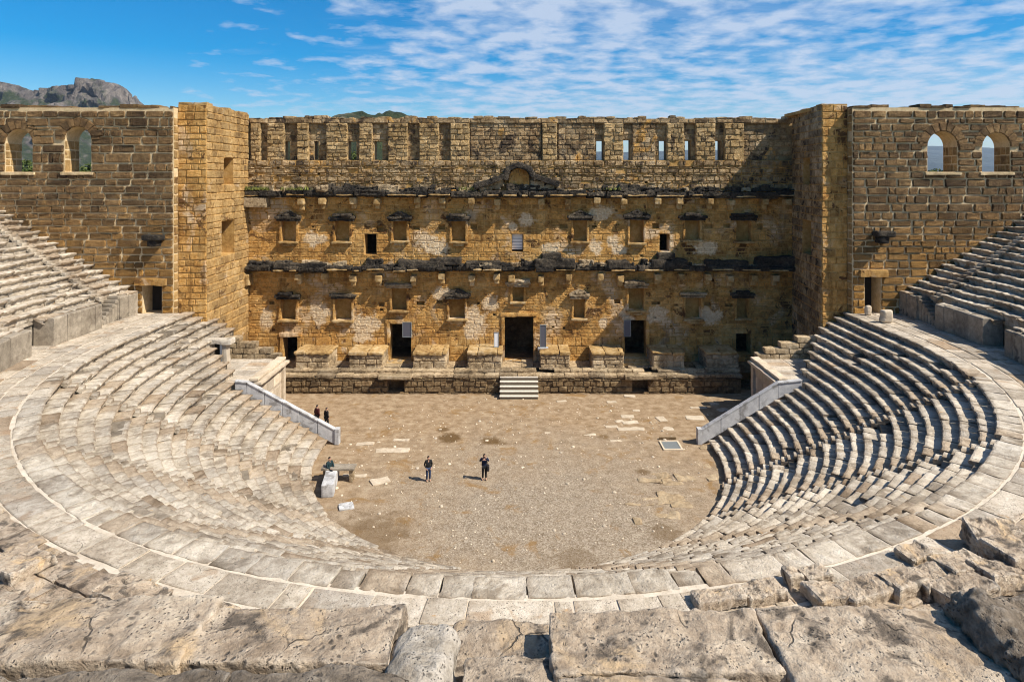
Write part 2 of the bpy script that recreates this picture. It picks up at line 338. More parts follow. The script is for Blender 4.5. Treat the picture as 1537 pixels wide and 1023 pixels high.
# ------------------------------------------------------------------ masonry walls
def masonry(mb, O, U, W, H, courses, lens, boss, joint, openings=(), skip=None, Nn=None, jit=.03, void=.03):
    """rows of individually shaped blocks on the plane O + u*U + v*Z, facing Nn. Courses break at the openings."""
    O = np.array(O, float); U = np.array(U, float); U /= np.linalg.norm(U); Z = np.array([0, 0, 1.0])
    if Nn is None: Nn = np.array([U[1], -U[0], 0])
    Nn = np.array(Nn, float)
    cuts = [0.0, H]
    for o in openings:
        for v in (o[2], o[3]):
            if 0 < v < H and min(abs(v-c) for c in cuts) > .12: cuts.append(v)
    cuts.sort(); rows = []
    for a, b in zip(cuts[:-1], cuts[1:]):
        n = max(1, int(round((b-a)/random.uniform(*courses))))
        w = np.array([random.uniform(.8, 1.2) for _ in range(n)]); w = w/w.sum()*(b-a); y = a
        for h in w: rows.append((y, y+h)); y += h
    pu = np.array([0, .06, .5, .94, 1]); pv = np.array([0, .11, .52, .89, 1])
    UU, VV = np.meshgrid(pu, pv, indexing='ij'); ring = ((UU == 0) | (UU == 1) | (VV == 0) | (VV == 1))
    Q = np.array([[i*5+j, (i+1)*5+j, (i+1)*5+j+1, i*5+j+1] for i in range(4) for j in range(4)])
    for (v0, v1) in rows:
        iv = [(0, W)]
        for o in openings:
            if min(v1, o[3])-max(v0, o[2]) > .3*(v1-v0):
                nv = []
                for (a, b) in iv:
                    if o[1] <= a or o[0] >= b: nv.append((a, b)); continue
                    if o[0]-a > .12: nv.append((a, o[0]))
                    if b-o[1] > .12: nv.append((o[1], b))
                iv = nv
        for (a, b) in iv:
            x = a
            while x < b-.02:
                l = random.uniform(*lens)*random.choice((.6, 1, 1, 1.15))
                if b-(x+l) < lens[0]*.5: l = b-x
                u0, u1 = x, x+l; x += l
                if skip and skip((u0+u1)/2, (v0+v1)/2): continue
                j = joint*random.uniform(.6, 1.3)
                a0, a1 = u0+j, max(u0+j+.05, u1-j); b0, b1 = v0+j*.8, max(v0+j+.04, v1-j*.8)
                gu = a0+UU*(a1-a0); gv = b0+VV*(b1-b0)
                gu = gu+rng.uniform(-jit, jit, gu.shape)*.8; gv = gv+rng.uniform(-jit, jit, gv.shape)*.6
                # rounded corners
                for ci in (0, 4):
                    for cj in (0, 4):
                        k = random.uniform(.1, .3)*min(.3, b1-b0)
                        gu[ci, cj] += k*(1 if ci == 0 else -1); gv[ci, cj] += k*(1 if cj == 0 else -1)*.6
                bb = boss*random.uniform(.45, 1.25)
                if random.random() < void: bb = -random.uniform(.02, .12)
                dep = np.where(ring, -.03, bb)+rng.uniform(-1, 1, gu.shape)*boss*.25*(~ring)
                mb.add((O+gu[..., None]*U+gv[..., None]*Z+dep[..., None]*Nn).reshape(-1, 3), Q)
def holed(mb, O, U, W, H, openings, T, Nn=None, back=True):
    """the wall body behind the blocks: opening = (u0,u1,v0,v1,depth or None for through)"""
    O = np.array(O, float); U = np.array(U, float); U /= np.linalg.norm(U); Z = np.array([0, 0, 1.0])
    if Nn is None: Nn = np.array([U[1], -U[0], 0])
    Nn = np.array(Nn, float)
    def P(u, v, d): return O+u*U+v*Z-d*Nn
    us = sorted(set([0, W]+[x for o in openings for x in o[:2] if 0 < x < W])); vs = sorted(set([0, H]+[x for o in openings for x in o[2:4] if 0 < x < H]))
    for depth in ([0, T] if back else [0]):
        for v0, v1 in zip(vs[:-1], vs[1:]):
            run = None
            for u0, u1 in zip(us[:-1], us[1:]):
                cu, cv = (u0+u1)/2, (v0+v1)/2
                hole = any(o[0] < cu < o[1] and o[2] < cv < o[3] and (depth == 0 or o[4] is None) for o in openings)
                if hole:
                    if run is not None: mb.quad(P(run, v0, depth), P(u0, v0, depth), P(u0, v1, depth), P(run, v1, depth)); run = None
                elif run is None: run = u0
            if run is not None: mb.quad(P(run, v0, depth), P(W, v0, depth), P(W, v1, depth), P(run, v1, depth))
    for o in openings:
        u0, u1, v0, v1 = o[:4]; d = T if o[4] is None else o[4]
        for (a, b) in (((u0, v0), (u1, v0)), ((u1, v0), (u1, v1)), ((u1, v1), (u0, v1)), ((u0, v1), (u0, v0))):
            mb.quad(P(*a, 0), P(*b, 0), P(*b, d), P(*a, d))
        if o[4] is not None: mb.quad(P(u0, v0, d), P(u1, v0, d), P(u1, v1, d), P(u0, v1, d))
    mb.quad(P(0, H, 0), P(W, H, 0), P(W, H, T), P(0, H, T))
    for u in (0, W): mb.quad(P(u, 0, 0), P(u, H, 0), P(u, H, T), P(u, 0, T))
def coping(mb, p0, p1, z, depth, h=(.12, .35), l=(.5, 1.5), back=(0, 1)):
    p0 = np.array(p0, float); p1 = np.array(p1, float); D = np.linalg.norm(p1-p0); U = (p1-p0)/D; B = np.array(back, float)
    s = 0
    while s < D:
        w = min(random.uniform(*l), D-s)
        if w < .1: break
        hh = random.uniform(*h)
        c = p0+U*(s+w/2)+B*depth/2
        if random.random() > .12:
            rough(mb, c[0], c[1], z+hh/2-.03, w*.97, depth*random.uniform(.85, 1.05), hh, res=.3, rad=.05, amp=.06, rz=atan2(U[1], U[0]), octv=2)
        s += w

# ================================================================== THE STAGE BUILDING
YW, WX0, WX1 = 63.0, -26.6, 27.0
stage = thing('stage_building', 'tall ochre stage building with two broken cornices, niches and doors facing the orchestra', 'building', (0, YW, 0))
def fz(y, Y=YW): return EYE-(y-VY)/F*Y
def fx(x, Y=YW): return (x-VX)/F*Y
ops = []
def op(x0, x1, y0, y1, d, Y=YW): ops.append((fx(x0, Y)-WX0, fx(x1, Y)-WX0, fz(y1, Y), fz(y0, Y), d))
# doors
DOORS = [(757, 801, 475, None), (585, 618, 485, 541), (937, 970, 480, 535), (425, 447, 505, 548), (1104, 1127, 500, 532)]
for (x0, x1, y0, y1) in DOORS: op(x0, x1, y0, y1 if y1 else VY+(EYE-1.85)*F/YW, None)
WIN = [(547, 565, 351, 382), (768, 785, 351, 378), (990, 1005, 350, 377)]
for w in WIN: op(*w, None)
NUP = [(423, 445, 332, 362), (503, 525, 332, 362), (590, 611, 332, 361), (678, 699, 332, 362), (860, 881, 331, 362), (945, 966, 330, 364), (1028, 1050, 331, 360), (1104, 1127, 331, 362)]
NLO = [(422, 445, 449, 479), (503, 528, 448, 480), (588, 611, 432, 465), (674, 698, 448, 478), (769, 786, 430, 452), (861, 878, 448, 477), (943, 966, 432, 465), (1028, 1052, 446, 478), (1105, 1123, 447, 477)]
for n in NUP+NLO: op(*n, .75)
for (x0, x1, y0, y1) in [(565, 576, 339, 346), (620, 630, 339, 345), (658, 668, 337, 345), (706, 716, 336, 344), (840, 852, 336, 343), (888, 896, 338, 342), (979, 989, 335, 343), (1057, 1070, 336, 343), (1086, 1096, 336, 342), (1136, 1145, 336, 344),
                         (568, 577, 453, 460), (570, 575, 463, 467), (625, 637, 452, 458), (922, 931, 449, 456), (978, 991, 452, 457), (1012, 1018, 456, 459), (1056, 1067, 453, 459), (1088, 1100, 455, 460), (404, 412, 452, 457), (716, 720, 453, 457), (740, 744, 470, 474), (655, 664, 450, 455)]:
    op(x0, x1, y0, y1, .5)
for _ in range(46):   # put-log holes
    x = random.uniform(400, 1170); y = random.choice((random.uniform(308, 385), random.uniform(425, 505), random.uniform(248, 275)))
    if all(not (o[0]-.5 < fx(x)-WX0 < o[1]+.5 and o[2]-.6 < fz(y) < o[3]+.5) for o in ops):
        s = random.uniform(2, 4.5); op(x-s/2, x+s/2, y-s*.4, y+s*.4, .4)
HA = 21.6
mb = MB(); holed(mb, (WX0, YW, 0), (1, 0, 0), WX1-WX0, HA, ops, 1.3, Nn=(0, -1, 0)); mb.build('wall_core', M['joint2'], stage)
mb = MB()
mops = [o[:4] for o in ops]
masonry(mb, (WX0, YW, 1.8), (1, 0, 0), WX1-WX0, fz(283)-1.8, (.40, .75), (.5, 1.5), .04, .018, [(a, b, c-1.8, d-1.8) for (a, b, c, d) in mops], Nn=(0, -1, 0), jit=.07, void=.0)
mb.build('facade_masonry', M['facade'], stage)
mb = MB()
masonry(mb, (WX0, YW, fz(283)), (1, 0, 0), WX1-WX0, HA-fz(283), (.40, .6), (.45, 1.1), .12, .035, [(a, b, c-fz(283), d-fz(283)) for (a, b, c, d) in mops], Nn=(0, -1, 0), jit=.06)
mb.build('upper_band_masonry', M['rubble'], stage)
# niche backs and frames
for k, (x0, x1, y0, y1) in enumerate(NUP+NLO):
    X0, X1, Z0, Z1 = fx(x0), fx(x1), fz(y1), fz(y0); low = k >= len(NUP)
    fr = empty('niche', ((X0+X1)/2, YW, Z0)); fr.parent = stage; fr.matrix_parent_inverse = wmat(stage).inverted()
    for (a, b) in ((X0-.2, X0+.02), (X1-.02, X1+.22)):
        mb = MB(); rough(mb, (a+b)/2, YW-.03, (Z0+Z1)/2, b-a, .3, Z1-Z0+.1, res=.15, rad=.04, amp=.07, octv=3); mb.build('jamb', M['facade'], fr)
    mb = MB(); mb.quad((X0, YW+.72, Z0), (X1, YW+.72, Z0), (X1, YW+.72, Z1), (X0, YW+.72, Z1)); mb.build('niche_back', M['plaster'], fr)
    mb = MB(); rough(mb, (X0+X1)/2, YW-.16, Z0-.1, X1-X0+.5, .5, .22, res=.15, rad=.05, amp=.05, octv=2)
    if k % 3 != 1: rough(mb, (X0+X1)/2, YW-.1, Z0-.36, (X1-X0)*.8, .34, .26, res=.15, rad=.06, amp=.05, octv=2)
    mb.build('sill', M['carved'], fr)
    mb = MB(); w = X1-X0+random.uniform(.8, 1.2); zt = Z1+.12
    rough(mb, (X0+X1)/2, YW-.15, zt, w*.95, .5, .2, res=.15, rad=.04, amp=.06, octv=3)
    rough(mb, (X0+X1)/2, YW-.2, zt+.25, w*1.06, .6, .26, res=.15, rad=.06, amp=.1, octv=3)
    if k in (0, 2, 4, 5, 11, 13):          # small gable
        for s in (-1, 1):
            rough(mb, (X0+X1)/2+s*w*.25, YW-.18, zt+.55, w*.56, .5, .2, res=.15, rad=.05, amp=.07, ry=s*.42, octv=2)
        rough(mb, (X0+X1)/2, YW-.2, zt+.5, w*.4, .5, .3, res=.15, rad=.05, amp=.07, octv=2)
    elif random.random() < .7:
        rough(mb, (X0+X1)/2+random.uniform(-.3, .3), YW-.3, zt+.5, w*random.uniform(.5, .9), .7, .28, res=.15, rad=.06, amp=.12, octv=3)
    mb.build('hood', M['cornice'] if not low or k in (8, 9, 11, 16) else M['plinth'], fr)
# cornices: broken projecting slabs with rubble on top
def cornice(name, y, gaps, proj, th, seed, heavy):
    random.seed(seed); z = fz(y)
    root = None; mb = MB(); x = WX0+.1; lips = []
    while x < WX1-.2:
        l = min(random.uniform(.9, 3.2), WX1-x)
        if l < .2: break
        g = any(fx(a) < x+l/2 < fx(b) for a, b in gaps)
        p = (proj*random.uniform(.7, 1.15))*(.7 if g else 1); zz = z+random.uniform(-.1, .1)
        rough(mb, x+l/2, YW-p/2+.1, zz, l*.985, p+.2, th*random.uniform(.7, 1.1), res=.12, rad=.05, amp=.09, fs=1.7, octv=4, fine=.08, rx=random.uniform(-.05, .05), rz=random.uniform(-.03, .03))
        rough(mb, x+l/2, YW-p*.38+.1, zz-th*.55, l*.97, p*.72+.1, th*.5, res=.2, rad=.04, amp=.06, octv=2)
        if random.random() < .62 and not g: lips.append((x+l/2+random.uniform(-.2, .2), YW-p/2+.03, zz-th*.36, l*random.uniform(.5, .95), p+.28))
        x += l
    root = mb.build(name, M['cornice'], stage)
    mb = MB()
    for (lx, ly, lz, ll, lp) in lips: rough(mb, lx, ly, lz, ll, lp, .12, res=.14, rad=.03, amp=.07, octv=3)
    mb.build('cornice_lip', M['carved'], root)
    x = WX0+.2                      # weathered blocks lying on top, part of the cornice
    while x < WX1-.5:
        l = random.uniform(.4, 2.2); hh = random.uniform(.1, .5)*heavy
        if random.random() < .8:
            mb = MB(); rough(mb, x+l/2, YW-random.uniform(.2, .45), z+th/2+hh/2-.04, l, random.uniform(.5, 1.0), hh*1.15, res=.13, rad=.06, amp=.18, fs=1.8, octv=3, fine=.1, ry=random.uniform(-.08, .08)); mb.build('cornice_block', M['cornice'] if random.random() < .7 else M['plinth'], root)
        x += l*random.uniform(.8, 1.1)
    return root, z
cu, zu = cornice('upper_cornice', 290, [(465, 490), (575, 590), (955, 985)], 1.15, .52, 3, 1.35)
cl, zl = cornice('lower_cornice', 401, [(360, 380), (578, 598), (672, 695), (757, 800), (866, 905), (946, 972), (1035, 1055)], 1.1, .44, 5, 1.3)
for (xs, root, yy) in (([455, 487, 533, 568, 628, 665, 708, 747, 812, 852, 895, 935, 985, 1018, 1063, 1095, 1145, 1178], cu, 303),
                       ([370, 451, 490, 532, 570, 622, 664, 709, 746, 768, 812, 853, 900, 930, 985, 1020, 1060, 1093, 1128, 1160], cl, 416)):
    for x in xs:
        mb = MB(); z = fz(yy+random.uniform(-2, 2))
        rough(mb, fx(x), YW-.42, z+.08, .62, 1.0, .6, res=.12, rad=.06, amp=.08, octv=2)
        rough(mb, fx(x), YW-.2, z-.42, .5, .5, .55, res=.12, rad=.08, amp=.06, octv=2)
        mb.build('corbel', M['carved'], root)
mb = MB(); rough(mb, fx(383), YW-.55, fz(303), 3.0, 1.2, .95, res=.2, rad=.05, amp=.08); mb.build('entablature_block', M['plinth'], cu)
mb = MB(); rough(mb, fx(372), YW-.5, fz(418), 1.0, 1.0, 1.1, res=.2, rad=.05, amp=.08); mb.build('entablature_block', M['carved'], cl)
# larger slabs standing on the lower cornice
for (x0, x1, y0, y1) in [(415, 494, 393, 402), (600, 668, 390, 402), (645, 692, 386, 396), (700, 752, 391, 402), (802, 862, 386, 401), (812, 842, 378, 388), (910, 943, 390, 402), (976, 1030, 388, 401), (985, 1010, 378, 390), (1056, 1120, 390, 402), (1130, 1188, 384, 400)]:
    mb = MB(); rough(mb, (fx(x0)+fx(x1))/2, YW-.42, (fz(y0)+fz(y1))/2, fx(x1)-fx(x0), 1.0, fz(y0)-fz(y1), res=.14, rad=.12, amp=.16, fs=1.2, octv=4)
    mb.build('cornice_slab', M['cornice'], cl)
# central broken pediment with its arched niche
ped = MB()
for (x0, y0, x1, y1) in [(716, 279, 760, 264), (758, 268, 763, 252), (762, 254, 779, 247), (777, 247, 796, 255), (795, 255, 803, 268), (800, 264, 836, 276)]:
    a = np.array(at(x0, y0, YW)); b = np.array(at(x1, y1, YW)); c = (a+b)/2; l = np.linalg.norm(b-a)
    rough(ped, c[0], YW-.5, c[2], l*1.15, 1.1, .5, res=.13, rad=.08, amp=.13, fs=1.6, ry=-atan2(b[2]-a[2], b[0]-a[0]))
po = ped.build('pediment', M['cornice'], stage)
mb = MB(); cxp, czp = fx(779), fz(268); pts = []
for k in range(17):
    a = pi*k/16; pts.append((cxp+1.0*cos(a), czp+1.0*sin(a)))
pts = [(cxp+1.0, fz(287))]+pts+[(cxp-1.0, fz(287))]
n = len(pts); mb.add([(p[0], YW-.42, p[1]) for p in pts]+[(p[0], YW+.1, p[1]) for p in pts], [[i, (i+1) % n, n+(i+1) % n, n+i] for i in range(n)], [list(range(n))])
mb.build('pediment_relief', M['facade'], po)
for (x, y, w, h) in [(735, 278, 2.2, .8), (748, 274, 1.2, .8), (806, 277, 1.4, .9), (820, 281, 1.6, .5), (790, 282, .6, .6)]:
    mb = MB(); rough(mb, fx(x), YW-.25, fz(y), w, .6, h, res=.12, rad=.12, amp=.16, fs=2); mb.build('pediment_stone', M['plinth'], po)
# top storey: recessed wall with slit windows, piers in front
slots = [(427, 435, 212, 240), (472, 478, 212, 240), (523, 535, 212, 240), (562, 574, 212, 240), (895, 905, 211, 240), (935, 946, 210, 240), (989, 1000, 211, 240), (1028, 1037, 211, 240), (1072, 1082, 211, 240)]
YR = 63.4; HT = fz(178, YW)-HA
so = [(fx(a, YR)-WX0, fx(b, YR)-WX0, max(.02, fz(d, YR)-HA), fz(c, YR)-HA, None) for (a, b, c, d) in slots]
mb = MB(); holed(mb, (WX0, YR, HA), (1, 0, 0), WX1-WX0+.9, HT, so, 1.1, Nn=(0, -1, 0)); mb.box(WX0-.9, WX0, YR+.01, YR+1.0, HA, HA+HT-.01); mb.build('attic_core', M['joint3'], stage)
mb = MB(); masonry(mb, (WX0, YR, HA), (1, 0, 0), WX1-WX0, HT, (.38, .55), (.45, 1.0), .08, .03, [o[:4] for o in so], Nn=(0, -1, 0), jit=.06, void=.06)
mb.build('attic_masonry', M['rubble'], stage)
mb = MB(); mb.quad((WX0, YW, HA), (WX1, YW, HA), (WX1, YR, HA+.004), (WX0, YR, HA+.004)); mb.build('attic_ledge', M['rubble'], stage)
PIERS = [(375, 390, 0), (400, 426, 0), (447, 463, 0), (489, 522, 0), (538, 560, 0), (584, 611, 0), (630, 657, 0), (675, 704, 0), (815, 836, 0), (907, 935, 0), (1000, 1028, 0), (1045, 1072, 0), (1089, 1117, 0)]
for (x0, x1, short) in PIERS:
    x0 += random.uniform(-1.5, 1.5); x1 += random.uniform(-1.5, 1.5)
    a, b = fx(x0), fx(x1); h = (HT-.45) if not short else fz(207)-HA
    mb = MB(); mb.box(a, b, YW, YR-.003, HA+.003, HA+h); p = mb.build('pier', M['pier'], stage)
    mb = MB()
    masonry(mb, (a, YW, HA), (1, 0, 0), b-a, h, (.35, .6), (.4, 1.0), .1, .03, Nn=(0, -1, 0), jit=.07, void=.05)
    masonry(mb, (b, YW, HA), (0, 1, 0), .38, h, (.4, .6), (.4, .9), .03, .02, Nn=(1, 0, 0), jit=.02)
    masonry(mb, (a, YW, HA), (0, 1, 0), .38, h, (.4, .6), (.4, .9), .03, .02, Nn=(-1, 0, 0), jit=.02)
    mb.build('pier_masonry', M['pier'], p)
mb = MB(); zt = HA+HT-.45; mb.box(WX0, WX1, YW+.02, YR-.004, zt, HA+HT-.02); masonry(mb, (WX0, YW+.02, zt), (1, 0, 0), WX1-WX0, .44, (.4, .5), (.8, 2.0), .05, .03, Nn=(0, -1, 0), jit=.05)
coping(mb, (WX0, YW-.05), (WX1, YW-.05), HA+HT, 1.5, (.04, .38), (.4, 1.4))
mb.build('top_course', M['rubble'], stage)
for (x0, x1) in ((706, 812), (838, 893), (950, 984)):
    a, b = fx(x0), fx(x1); mb = MB(); mb.box(a, b, YW+.16, YR-.003, HA+.003, HA+HT-.45); p = mb.build('attic_panel', M['rubble'], stage)
    mb = MB(); masonry(mb, (a, YW+.16, HA), (1, 0, 0), b-a, HT-.45, (.38, .55), (.45, 1.0), .08, .03, Nn=(0, -1, 0), jit=.06, void=.05); mb.build('panel_masonry', M['rubble'], p)
# rooms behind the facade, so that doorways are dark
mb = MB(); mb.box(WX0-2.6, WX1+2.6, 68.6, 70, 0, 21.2); mb.box(WX0-2.6, WX1+2.6, YW+1.3, 68.6, 20.8, 21.2); mb.box(WX0-2.6, WX0, YW+1.3, 68.6, 0, 20.8); mb.box(WX1, WX1+2.6, YW+1.3, 68.6, 0, 20.8)
mb.build('rear_rooms', M['base'], stage)
mb = MB(); mb.box(WX0, WX1, YW-1, 68.6, 1.0, 1.78); mb.build('stage_floor', M['base'], stage)
# white panel with grey bars set in the middle window
mb = MB(); X0, X1, Z0, Z1 = fx(768), fx(785), fz(378), fz(351); mb.box(X0+.05, X1-.05, YW+.45, YW+.5, Z0+.2, Z1-.03)
wsh = mb.build('window_panel', M['white'], stage)
mb = MB()
for k in range(4): zz = Z0+.3+k*.33+random.uniform(-.05, .05); mb.box(X0+.06, X1-.06, YW+.43, YW+.449, zz, zz+.035)
mb.build('panel_bar', M['panel'], wsh)
# podium under the stage front
PY0, PX0, PX1 = 59.0, fx(421, 59), fx(1112, 59)
mb = MB()
pops = [(fx(582, 59)-PX0, fx(607, 59)-PX0, .15, fz(571, 59), .9), (fx(949, 59)-PX0, fx(973, 59)-PX0, .15, fz(568, 59), .9)]
holed(mb, (PX0, PY0, 0), (1, 0, 0), PX1-PX0, 1.5, pops, 3.9, Nn=(0, -1, 0), back=False)
pod = mb.build('podium', M['base'], stage)
mb = MB(); masonry(mb, (PX0, PY0, 0), (1, 0, 0), PX1-PX0, 1.5, (.42, .55), (.5, 1.2), .12, .03, [o[:4] for o in pops], Nn=(0, -1, 0), jit=.06); mb.build('podium_masonry', M['base'], pod)
mb = MB()
for (zz, yy, hh, dd) in ((1.62, PY0-.12, .26, .9), (1.86, PY0+.55, .22, .9), (1.80, PY0+2.0, .16, 2.6)):
    x = PX0-.1
    while x < PX1+.1:
        l = min(random.uniform(.8, 2.4), PX1+.12-x)
        if l < .15: break
        if random.random() > .06: rough(mb, x+l/2, yy+dd/2, zz+random.uniform(-.03, .03), l*.985, dd, hh, res=.2, rad=.04, amp=.06, octv=3)
        x += l
mb.build('podium_moulding', M['plinth'], pod)
for (px, py) in ((582, 571), (949, 568)):
    mb = MB(); rough(mb, fx(px+12, 59), PY0-.2, 1.62, 3.0, .9, .3, res=.15, rad=.04, amp=.05); mb.build('hatch_lintel', M['plinth'], pod)
# door frames, thresholds
for (x0, x1, y0, y1) in DOORS[1:3]:
    mb = MB(); z = fz(y1)
    rough(mb, (fx(x0)+fx(x1))/2, YW-.35, z-.15, fx(x1)-fx(x0)+.6, 1.0, .3, res=.15, rad=.04, amp=.05)
    rough(mb, (fx(x0)+fx(x1))/2, YW-.75, z-.42, fx(x1)-fx(x0)+.9, 1.5, .34, res=.15, rad=.04, amp=.06)
    mb.build('doorstep', M['carved'], stage)
for (x0, x1, y0, y1) in DOORS:
    mb = MB(); zb = fz(y1) if y1 else 1.85; zt = fz(y0)
    for X in (fx(x0)-.12, fx(x1)+.12): rough(mb, X, YW+.06, (zb+zt)/2, .3, .4, zt-zb, res=.2, rad=.03, amp=.05)
    rough(mb, (fx(x0)+fx(x1))/2, YW+.03, zt+.22, fx(x1)-fx(x0)+.8, .4, .42, res=.2, rad=.04, amp=.07)
    mb.build('door_frame', M['facade'], stage)
# plinths in front of the stage wall
PL = [(443, 494, 'leftmost plinth, beside the small far left doorway'), (524, 574, 'plinth just left of the left side door'), (620, 669, 'plinth just right of the left side door'), (702, 753, 'plinth just left of the tall central door'),
      (811, 855, 'plinth just right of the tall central door'), (889, 936, 'plinth just left of the right side door'), (980, 1027, 'plinth just right of the right side door'), (1060, 1109, 'rightmost plinth, half in the tower shadow')]
YP = 60.2
for k, (x0, x1, lab) in enumerate(PL):
    a, b = fx(x0, YP), fx(x1, YP)
    r = thing('stone_plinth', 'rough stone '+lab, 'plinth', ((a+b)/2, YP, 1.9), 'plinths along the stage wall')
    mb = MB(); mb.box(a+.04, b-.04, YP+.05, YW-.06, 1.85, 3.28)
    masonry(mb, (a, YP+.04, 1.86), (1, 0, 0), b-a, 1.42, (.4, .75), (.6, 1.4), .09, .035, Nn=(0, -1, 0), jit=.06)
    masonry(mb, (b-.03, YP+.04, 1.86), (0, 1, 0), YW-YP-.1, 1.42, (.5, .75), (.8, 1.4), .05, .02, Nn=(1, 0, 0), jit=.04)
    masonry(mb, (a+.03, YP+.04, 1.86), (0, 1, 0), YW-YP-.1, 1.42, (.5, .75), (.8, 1.4), .05, .02, Nn=(-1, 0, 0), jit=.04)
    mb.build('body', M['plinth'], r)
    mb = MB(); x = a-.08
    while x < b+.05:
        l = min(random.uniform(.9, 2.0), b+.08-x)
        if l < .2: break
        rough(mb, x+l/2, (YP+YW)/2-.1, 3.36+random.uniform(-.04, .05), l*.98, YW-YP+.1, random.uniform(.2, .34), res=.16, rad=.07, amp=.09)
        x += l
    mb.build('cap', M['plinthtop'], r)
    mb = MB(); rough(mb, (a+b)/2, YP+.25, 1.95, b-a+.24, .7, .22, res=.2, rad=.04, amp=.05); mb.build('base_course', M['plinth'], r)

# ================================================================== TOWERS AND SIDE WALLS
def tower(sx, near, far, xout, lab):
    n = np.array(near); f = np.array(far); H = 26.15
    r = thing('corner_tower', lab, 'tower', (near[0], near[1], 0))
    U = f-n; D = np.linalg.norm(U); U = U/D; Nn = (1, 0, 0) if sx < 0 else (-1, 0, 0)
    Nn = np.array([U[1], -U[0]])*(1 if sx < 0 else -1); Nn3 = (Nn[0], Nn[1], 0)
    def yy(x): return ((sx*abs(n[0])*F/(x-VX)))
    wins = [(57.7-n[1], 59.7-n[1], 19.3, 21.7, 2.2), (57.3-n[1], 59.9-n[1], 12.9, 16.0, 2.2)]
    mb = MB(); holed(mb, (n[0]-Nn[0]*.01, n[1]+.03, 0), (U[0], U[1], 0), D-.03, H, wins, .2, Nn=Nn3, back=False)
    front0 = (min(xout, n[0]), n[1], 0); wf = abs(xout-n[0])
    holed(mb, (front0[0]+.02, front0[1]+.004, 0), (1, 0, 0), wf-.04, H-.004, [], .3, Nn=(0, -1, 0), back=False)
    mb.box(min(xout, n[0]+sx*.3), max(xout, n[0]+sx*.3), n[1]+.35, f[1], H-.3, H-.02); mb.box(xout-.1, xout+.1, n[1]+.35, f[1], 0, H-.4)
    mb.build('wall_core', M['joint2'], r)
    mb = MB(); masonry(mb, (n[0], n[1], 0), (U[0], U[1], 0), D, H, (.5, .72), (.7, 1.6), .07, .02, [w[:4] for w in wins], Nn=Nn3, jit=.03, void=0)
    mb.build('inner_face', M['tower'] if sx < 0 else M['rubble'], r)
    mb = MB(); masonry(mb, front0, (1, 0, 0), wf, H, (.5, .72), (.6, 1.3), .07, .022, Nn=(0, -1, 0), jit=.04, void=0)
    mb.build('front_face', M['facade'], r)
    mb = MB(); coping(mb, (front0[0], front0[1]), (front0[0]+wf, front0[1]), H, 1.2, (.08, .25))
    coping(mb, (n[0], n[1]), (f[0], f[1]), H, .9, (.05, .25), back=(-Nn[0], -Nn[1]))
    mb.build('coping', M['tower'], r)
    for w in wins:
        c = n+U*(w[0]+w[1])/2-Nn*.85
        mb = MB(); s = (w[1]-w[0])/2
        a = n+U*w[0]-Nn*1.2; b = n+U*w[1]-Nn*1.2
        mb.quad((a[0], a[1], w[2]), (b[0], b[1], w[2]), (b[0], b[1], w[3]), (a[0], a[1], w[3])); mb.build('window_back', M['dark'], r)  # near-black sheet stands in for the shade inside the opening
    return r
tower(-1, (-26.6, 54.6), (-26.6, 63), -29.05, 'sunlit golden tower joining the stage wall on its left, two dark window openings')
tower(1, (25.9, 54.6), (27.0, 63), 28.1, 'shaded brown tower joining the stage wall on its right, bright front edge')
